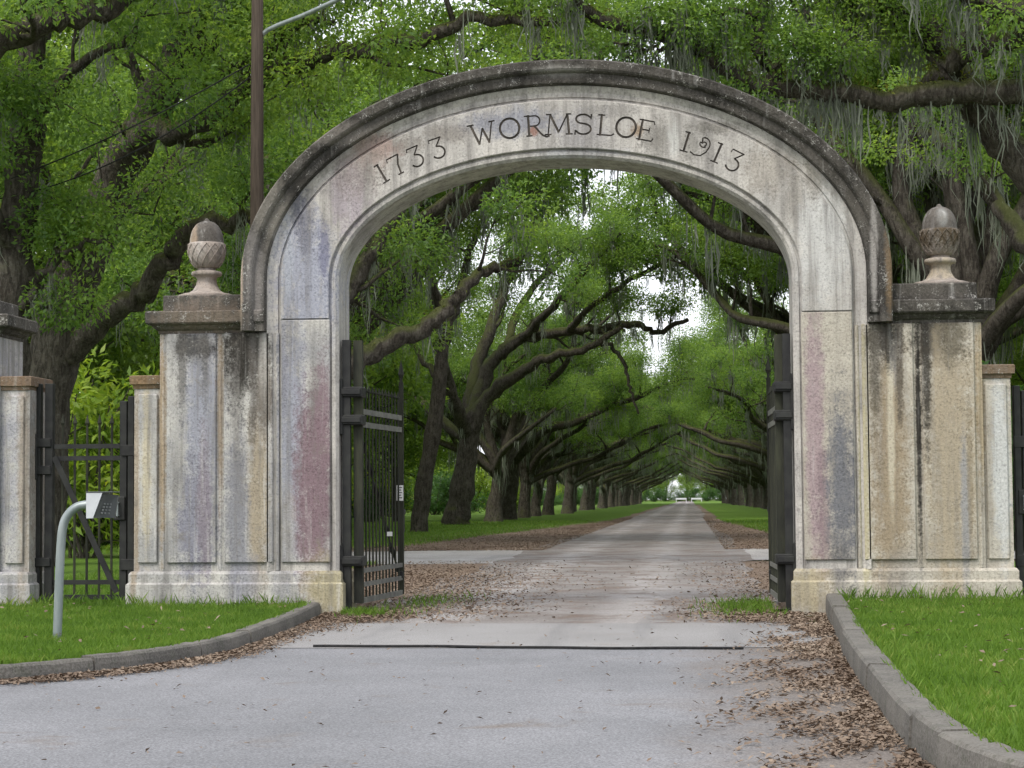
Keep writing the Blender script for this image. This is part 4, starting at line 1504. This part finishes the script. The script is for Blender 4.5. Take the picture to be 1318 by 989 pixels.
# the big forked oak of the avenue
tE = Tree(905, (.14, .07), (.5, 1.2), 230, .9)
tE.zmin = 8.8
Y = 76
trE = limb_px(tE, [(585, 690, Y), (587, 672, Y), (590, 655, Y), (596, 620, Y), (602, 580, Y), (607, 545, Y)], .72, .46, 12, 16, .02)
for pts, a, b, L in (([(604, 560, Y), (627, 510, Y), (673, 477, Y - 1), (707, 460, Y - 2), (760, 445, Y - 3), (800, 420, Y - 4)], .42, .12, 2.8),
                     ([(607, 545, Y), (622, 490, Y + 1), (645, 455, Y + 1), (673, 435, Y + 1), (733, 427, Y), (778, 422, Y), (823, 418, Y - 1), (845, 428, Y - 1), (885, 412, Y - 2)], .40, .10, 2.6),
                     ([(605, 550, Y), (612, 480, Y + 2), (632, 420, Y + 3), (655, 360, Y + 4), (690, 290, Y + 4), (720, 230, Y + 5)], .42, .12, 3.6),
                     ([(602, 565, Y), (580, 500, Y - 2), (560, 430, Y - 3), (560, 350, Y - 3), (590, 270, Y - 4)], .36, .1, 3.6),
                     ([(600, 570, Y), (545, 520, Y + 2), (500, 490, Y + 3), (450, 470, Y + 4)], .3, .1, 3.4),
                     ([(673, 435, Y + 1), (715, 390, Y - 2), (760, 340, Y - 5), (800, 300, Y - 8)], .24, .08, 3.4),
                     ([(645, 455, Y + 1), (680, 380, Y + 6), (740, 320, Y + 10), (800, 270, Y + 13)], .24, .08, 3.4),
                     ([(733, 427, Y), (760, 395, Y - 3), (830, 350, Y - 6), (900, 320, Y - 8)], .2, .07, 3.2)):
    P_ = limb_px(tE, pts, a, b)
    tE.side(P_, a, b, L, .38, 1.1, 2, .6)
    tE.hang(P_, 9, 1.9)
    ferns(tE, P_, a, b, 14)
P_ = limb_px(tE, [(765, 440, Y - 3), (792, 450, Y - 3), (806, 478, Y - 3), (812, 505, Y - 3), (822, 533, Y - 3)], .12, .05, 8)
tE.cl = [(c, q) for c, q in tE.cl if c[2] > 10.2 or c[0] < -13]
hero('forked_oak', (at(587, 672, Y)[0], Y, 0), tE, 'massive forked live oak whose bare limbs arch low over the drive', LEAF)

# slender oak standing a little in front of it
tF = Tree(906, (.135, .066), (.5, 1.1), 230, .6)
Y = 55
limb_px(tF, [(537, 700, Y), (540, 680, Y), (545, 630, Y), (556, 560, Y), (566, 490, Y), (570, 430, Y)], .40, .24, 10, 16, .02)
for pts, a, b, L in (([(570, 440, Y), (560, 370, Y - 1), (530, 300, Y - 2), (520, 220, Y - 3)], .2, .07, 3.0),
                     ([(569, 450, Y), (590, 380, Y + 1), (610, 310, Y), (650, 240, Y - 2), (680, 170, Y - 3)], .2, .07, 3.0),
                     ([(566, 490, Y), (530, 440, Y + 1), (495, 400, Y + 2), (460, 370, Y + 2)], .14, .05, 2.2)):
    P_ = limb_px(tF, pts, a, b)
    tF.side(P_, a, b, L, .4, 1.1, 2, .6)
    tF.hang(P_, 8, 1.6)
hero('slender_oak', (at(540, 680, Y)[0], Y, 0), tF, 'slender live oak trunk standing in front of the massive forked oak', LEAF)

# ------------------------------------------------------------------ shrubs


def shrub_meshes(seed, h, w, leaf, n, mat, cr=(.35, .6)):
    t = Tree(seed, leaf, cr, n, 0, 0, .8)
    for k in range(9):
        a = t.r.uniform(0, 6.28)
        e = t.r.uniform(.7, 1.45)
        p = t.grow((t.r.normal() * .15, t.r.normal() * .15, -.1), (math.cos(a) * math.cos(e) * w / h * 1.6, math.sin(a) * math.cos(e) * w / h * 1.6, math.sin(e)), h * t.r.uniform(.75, 1.0), 0, .1, .03)
        t.tube(p, .04, .012, 5)
        t.side(p, .03, .012, h * .28, .12, .4, 3)
    me = bpy.data.meshes.new('stem')
    me.from_pydata(t.wood.v, [], t.wood.f)
    me.materials.append(BARK)
    me.update()
    lm = t.leaves_mesh('foliage')
    lm.materials.append(mat)
    return [('stem', me), ('foliage', lm)]


SH_Y = shrub_meshes(61, 3.9, 2.2, (.24, .085), 46, LEAF_Y)
SH_D = shrub_meshes(62, 2.6, 1.8, (.22, .09), 40, LEAF_D)


def place_shrub(name, meshes, loc, rz, sc, label, group=None):
    r = tag(empty(name, loc, rz), label, 'shrub', group)
    r.scale = (sc, sc, sc)
    for nm, me in meshes:
        o = bpy.data.objects.new(nm, me)
        COL.objects.link(o)
        o.parent = r
    return r


q = at(112, 700, 22)
place_shrub('broadleaf_shrub', SH_Y, (q[0], 22, 0), .4, 1.12, 'tall yellow-green broadleaf shrub seen through the small side gate')
for i in range(90):
    s = -1 if i % 3 else 1
    yy = 40 + (i * 9.1) % 370
    place_shrub('understorey_shrub', SH_D if i % 4 else SH_Y, (s * (15.5 + rt_.uniform(0, 16)), yy, 0), rt_.uniform(0, 6.28), rt_.uniform(.7, 1.5),
                'understorey shrub among the woodland trees behind the oak rows', 'understorey shrubs')
for i in range(34):
    yy = 44 + i * 5.2
    place_shrub('understorey_shrub', SH_D, (-(19 + (i * 7.3) % 14 + yy * .05), yy, 0), rt_.uniform(0, 6.28), rt_.uniform(1.5, 2.4),
                'understorey shrub among the woodland trees behind the oak rows', 'understorey shrubs')
for i, (px, Y) in enumerate(((70, 34), (20, 30), (140, 37), (185, 33), (1310, 27), (1345, 24), (1270, 31))):
    p = at(px, 650, Y)
    place_shrub('understorey_shrub', SH_D if i != 2 else SH_Y, (p[0], Y, 0), rt_.uniform(0, 6.28), rt_.uniform(1.0, 1.6),
                'understorey shrub among the woodland trees behind the oak rows', 'understorey shrubs')

for i in range(18):
    place_shrub('distant_shrub', SH_D, (-36 + 4.3 * i + rt_.uniform(-1, 1), 640 + rt_.uniform(-6, 6), 0), rt_.uniform(0, 6.28), rt_.uniform(1.3, 2.0),
                'distant shrub below the trees at the far end of the drive', 'shrubs at the far end of the drive')
# ------------------------------------------------------------------ far end of the drive
for i, x in enumerate((-1.2, 3.4)):
    r = tag(empty('white_barrier', (x, 590, 0)), 'low white barrier at the distant end of the drive', 'barrier', 'white barriers at the far end')
    MB().box(x - 1.6, x + 1.6, 589.9, 590.1, .65, 1.15, .02).build('board', WHITEP, r)
    for dx in (-1.5, 1.5):
        MB().box(x + dx - .1, x + dx + .1, 589.92, 590.08, -.1, .65).build('leg', WHITEP, r)

# ------------------------------------------------------------------ grass, fallen leaves
rg = np.random.default_rng(3)


def in_poly(x, y, poly):
    poly = np.asarray(poly)
    inside = np.zeros(len(x), bool)
    j = len(poly) - 1
    for i in range(len(poly)):
        xi, yi = poly[i]
        xj, yj = poly[j]
        c = ((yi > y) != (yj > y)) & (x < (xj - xi) * (y - yi) / (yj - yi + 1e-12) + xi)
        inside ^= c
        j = i
    return inside


def grass(name, x, y, z, h, w, label, tall=None):
    N = len(x)
    hh = h * rg.uniform(.45, 1.25, N)
    if tall is not None:
        hh *= tall
    a = rg.uniform(0, 2 * PI, N)
    ln = rg.uniform(.1, .75, N)[:, None] * hh[:, None]
    b = rg.uniform(0, 2 * PI, N)
    base = np.stack([x, y, np.broadcast_to(z, (N,)) - .01], 1)
    s = np.stack([np.cos(a), np.sin(a), np.zeros(N)], 1) * (w * rg.uniform(.6, 1.3, N))[:, None]
    l = np.stack([np.cos(b), np.sin(b), np.zeros(N)], 1) * ln
    up = np.stack([np.zeros(N), np.zeros(N), hh], 1)
    v = np.empty((N, 4, 3))
    v[:, 0] = base - s
    v[:, 1] = base + s
    v[:, 2] = base + l + up
    v[:, 3] = base - s * .8 + l * .45 + up * .62
    return tag(mk(name, quads_mesh(name, v.reshape(-1, 3)), GRASS), label, 'grass', kind='stuff')


polyL = np.vstack([kl_in[:, :2], [(-40, -11), (-40, .9), (-2.75, .9)]])
polyR = np.vstack([kr_in[:, :2], [(40, -16.5), (40, .9), (2.95, .9)]])
n = 115000
x, y = rg.uniform(-7.6, -2.3, n), rg.uniform(-9.9, .0, n)
k = in_poly(x, y, polyL)
x, y = x[k], y[k]
k = np.convolve(rg.random(1), [1])[0]
tl = 1 + 1.3 * np.exp(-((y + .02) / .25) ** 2) * (rg.random(len(x)) < .35) + .5 * (rg.random(len(x)) < .02)
grass('front_grass', x, y, LZ, .062, .0042, 'short green grass on the lawn around the keypad post', tl)
x, y = rg.uniform(2.4, 6.6, n), rg.uniform(-15.4, .0, n)
k = in_poly(x, y, polyR)
x, y = x[k], y[k]
tl = 1 + 1.6 * np.exp(-((y + .02) / .3) ** 2) * (rg.random(len(x)) < .35) + .6 * (rg.random(len(x)) < .02)
grass('front_grass', x, y, RZ, .066, .0042, 'short green grass on the lawn beside the ochre stained pier', tl)
for pth_, d_, z_, nm in ((KL, -.15, .125, 'grass hanging over the kerb by the keypad post'), (KR, .17, .18, 'grass hanging over the kerb by the ochre stained pier')):
    q = offset(pth_, d_)
    i_ = rg.uniform(0, len(q) * .82, 5200)
    cl_ = np.sin(i_ * 1.7) + np.sin(i_ * .61 + 2) + rg.normal(0, .8, 5200)
    i_ = i_[cl_ > -.3]
    x = np.interp(i_, np.arange(len(q)), q[:, 0]) + rg.normal(0, .022, len(i_))
    y = np.interp(i_, np.arange(len(q)), q[:, 1]) + rg.normal(0, .022, len(i_))
    grass('kerb_grass', x, y, z_ - .05, .085, .0042, nm)
# in and behind the side gate
x, y = rg.uniform(-8.5, -4.6, 26000), rg.uniform(.0, 17, 26000)
grass('inner_grass', x, y, np.where(y < .95, LZ, -.02), .10, .008, 'grass growing behind the small side gate')
n = 60000
x, y = rg.uniform(-16, 12, n), 30 + 60 * rg.random(n) ** 1.5
k = ((x < -3.6 - 2.6 * np.clip(1 - (y - 26) / 60., 0, 1)) & (y > 30.5)) | ((x > 2.9 + 1.6 * np.clip(1 - (y - 30) / 50., 0, 1)) & (y > 38.5))
grass('avenue_grass', x[k], y[k], -.02, .10, .012, 'mown grass on the verges under the live oaks')
# tufts at the jambs
xs, ys = [], []
for cx, cy_, rx_, ry_, m in ((-2.15, -.35, .16, .2, 420), (-1.9, -.2, .22, .5, 160), (2.0, .9, .25, .8, 1500), (-2.3, -.15, .15, .12, 300), (-1.75, 2.2, .25, .7, 300)):
    xs.append(rg.normal(cx, rx_, m))
    ys.append(rg.normal(cy_, ry_, m))
x, y = np.concatenate(xs), np.concatenate(ys)
k = (np.abs(x) < 2.33) & ~((np.abs(x) > 2.2) & (y > -.1))
grass('jamb_tufts', x[k], y[k], -.01, .10, .0045, 'weedy grass tufts growing at the foot of the gate jambs')


def litter(name, x, y, z, label, size=.055, lift=.03):
    N = len(x)
    a = rg.uniform(0, 2 * PI, N)
    d = np.stack([np.cos(a), np.sin(a), rg.normal(0, .28, N)], 1)
    s = np.stack([-np.sin(a), np.cos(a), rg.normal(0, .35, N)], 1)
    L = (size * rg.uniform(.5, 1.25, N))[:, None]
    W = L * rg.uniform(.28, .5, N)[:, None]
    c = np.stack([x, y, np.broadcast_to(z, (N,)) + .008 + lift * rg.random(N) ** 2], 1)
    v = np.empty((N, 4, 3))
    v[:, 0] = c - d * L * .5
    v[:, 1] = c + s * W * .5
    v[:, 2] = c + d * L * .5
    v[:, 3] = c - s * W * .5
    up = rg.uniform(0, .35, N)[:, None] * W
    v[:, 1, 2:] += up
    v[:, 3, 2:] += up
    return tag(mk(name, quads_mesh(name, v.reshape(-1, 3)), DEADLEAF), label, 'leaves', kind='stuff')


# drift along the right kerb
n = 30000
u = rg.random(n)
yk = -13.6 + 13.2 * u
xk = np.interp(yk, KR[::-1, 1], KR[::-1, 0])
wd = np.interp(yk, [-14, -12, -10, -7, -5, -3, -1, 0], [.55, .6, .62, .60, .55, .45, .35, .3])
off = np.abs(rg.normal(.3, .5, n)) * wd
clump_n = np.sin(yk * 2.3 + 1.6 * np.sin(xk * 5 + off * 8)) * .5 + .5 * np.sin(yk * 5.7 + off * 11 + 1) + .35
keep = rg.random(n) < np.clip(.12 + .75 * clump_n + .5 * (off < .12), .05, 1)
litter('leaf_litter', (xk - off)[keep], yk[keep], 0, 'drift of brown fallen leaves along the kerb beside the ochre stained pier', .046, .02)
# along the left kerb
n = 9000
idx = rg.uniform(0, len(KL) * .72, n)
px_, py_ = np.interp(idx, np.arange(len(KL)), KL[:, 0]), np.interp(idx, np.arange(len(KL)), KL[:, 1])
o2 = offset(KL, 1.0) - KL
nx_, ny_ = np.interp(idx, np.arange(len(KL)), o2[:, 0]), np.interp(idx, np.arange(len(KL)), o2[:, 1])
off = .03 + np.abs(rg.normal(0, .13, n)) * (1 + .8 * (py_ > -3))
litter('leaf_litter', px_ + nx_ * off, py_ + ny_ * off, 0, 'thin drift of brown fallen leaves along the kerb below the keypad post', .042, .02)
# around the threshold and along the drive inside
xs, ys = [], []
for cx, cy_, sx_, sy_, m in ((-2.05, -.6, .25, .7, 2200), (-2.6, 5.5, .9, 4.2, 11000), (-4.4, 10, 1.4, 4.5, 9000), (2.1, -.8, .3, .7, 2400), (2.6, 4, .5, 3, 3500), (3.4, 11, 1.2, 3.5, 4000),
                             (-1.3, 1.2, .5, 1.6, 1200), (1.6, .5, .35, 1.2, 800)):
    xs.append(rg.normal(cx, sx_, m))
    ys.append(rg.normal(cy_, sy_, m))
for s, m in ((-1, 32000), (1, 14000)):
    yy = 26 + 75 * rg.random(m) ** 1.6
    w = (3.6 if s < 0 else 2.2) * np.clip(1 - (yy - 26) / 75., .15, 1)
    xs.append(s * (2.1 + np.abs(rg.normal(.45, .62, m)) * w))
    ys.append(yy)
x, y = np.concatenate(xs), np.concatenate(ys)
k = (y > -1.6) & ~((np.abs(x) > 2.2) & (y < .95)) & ~((y > 17.8) & (y < 26)) | ((y > -1.7) & (y < -.1) & (np.abs(x) < 2.45))
litter('leaf_litter', x[k], y[k], -.005, 'brown fallen leaves scattered along the drive inside the gateway', .055, .02)
# few strays on the approach
x, y = rg.uniform(-3, 2.3, 420), rg.uniform(-16, -1.8, 420)
litter('stray_leaves', x, y, 0, 'stray dead leaves and twigs scattered on the pale approach road', .04, .004)

# leaves blown onto the front lawns
x, y = np.r_[rg.uniform(-6.2, -2.7, 160), rg.uniform(2.8, 5.8, 260)], np.r_[rg.uniform(-8, -.2, 160), rg.uniform(-13, -.2, 260)]
k = in_poly(x, y, polyL) | in_poly(x, y, polyR)
x, y = x[k], y[k]
litter('lawn_leaves', x, y, np.where(x < 0, LZ, RZ) + .045, 'few dead leaves lying on the mown front lawns', .055, .02)
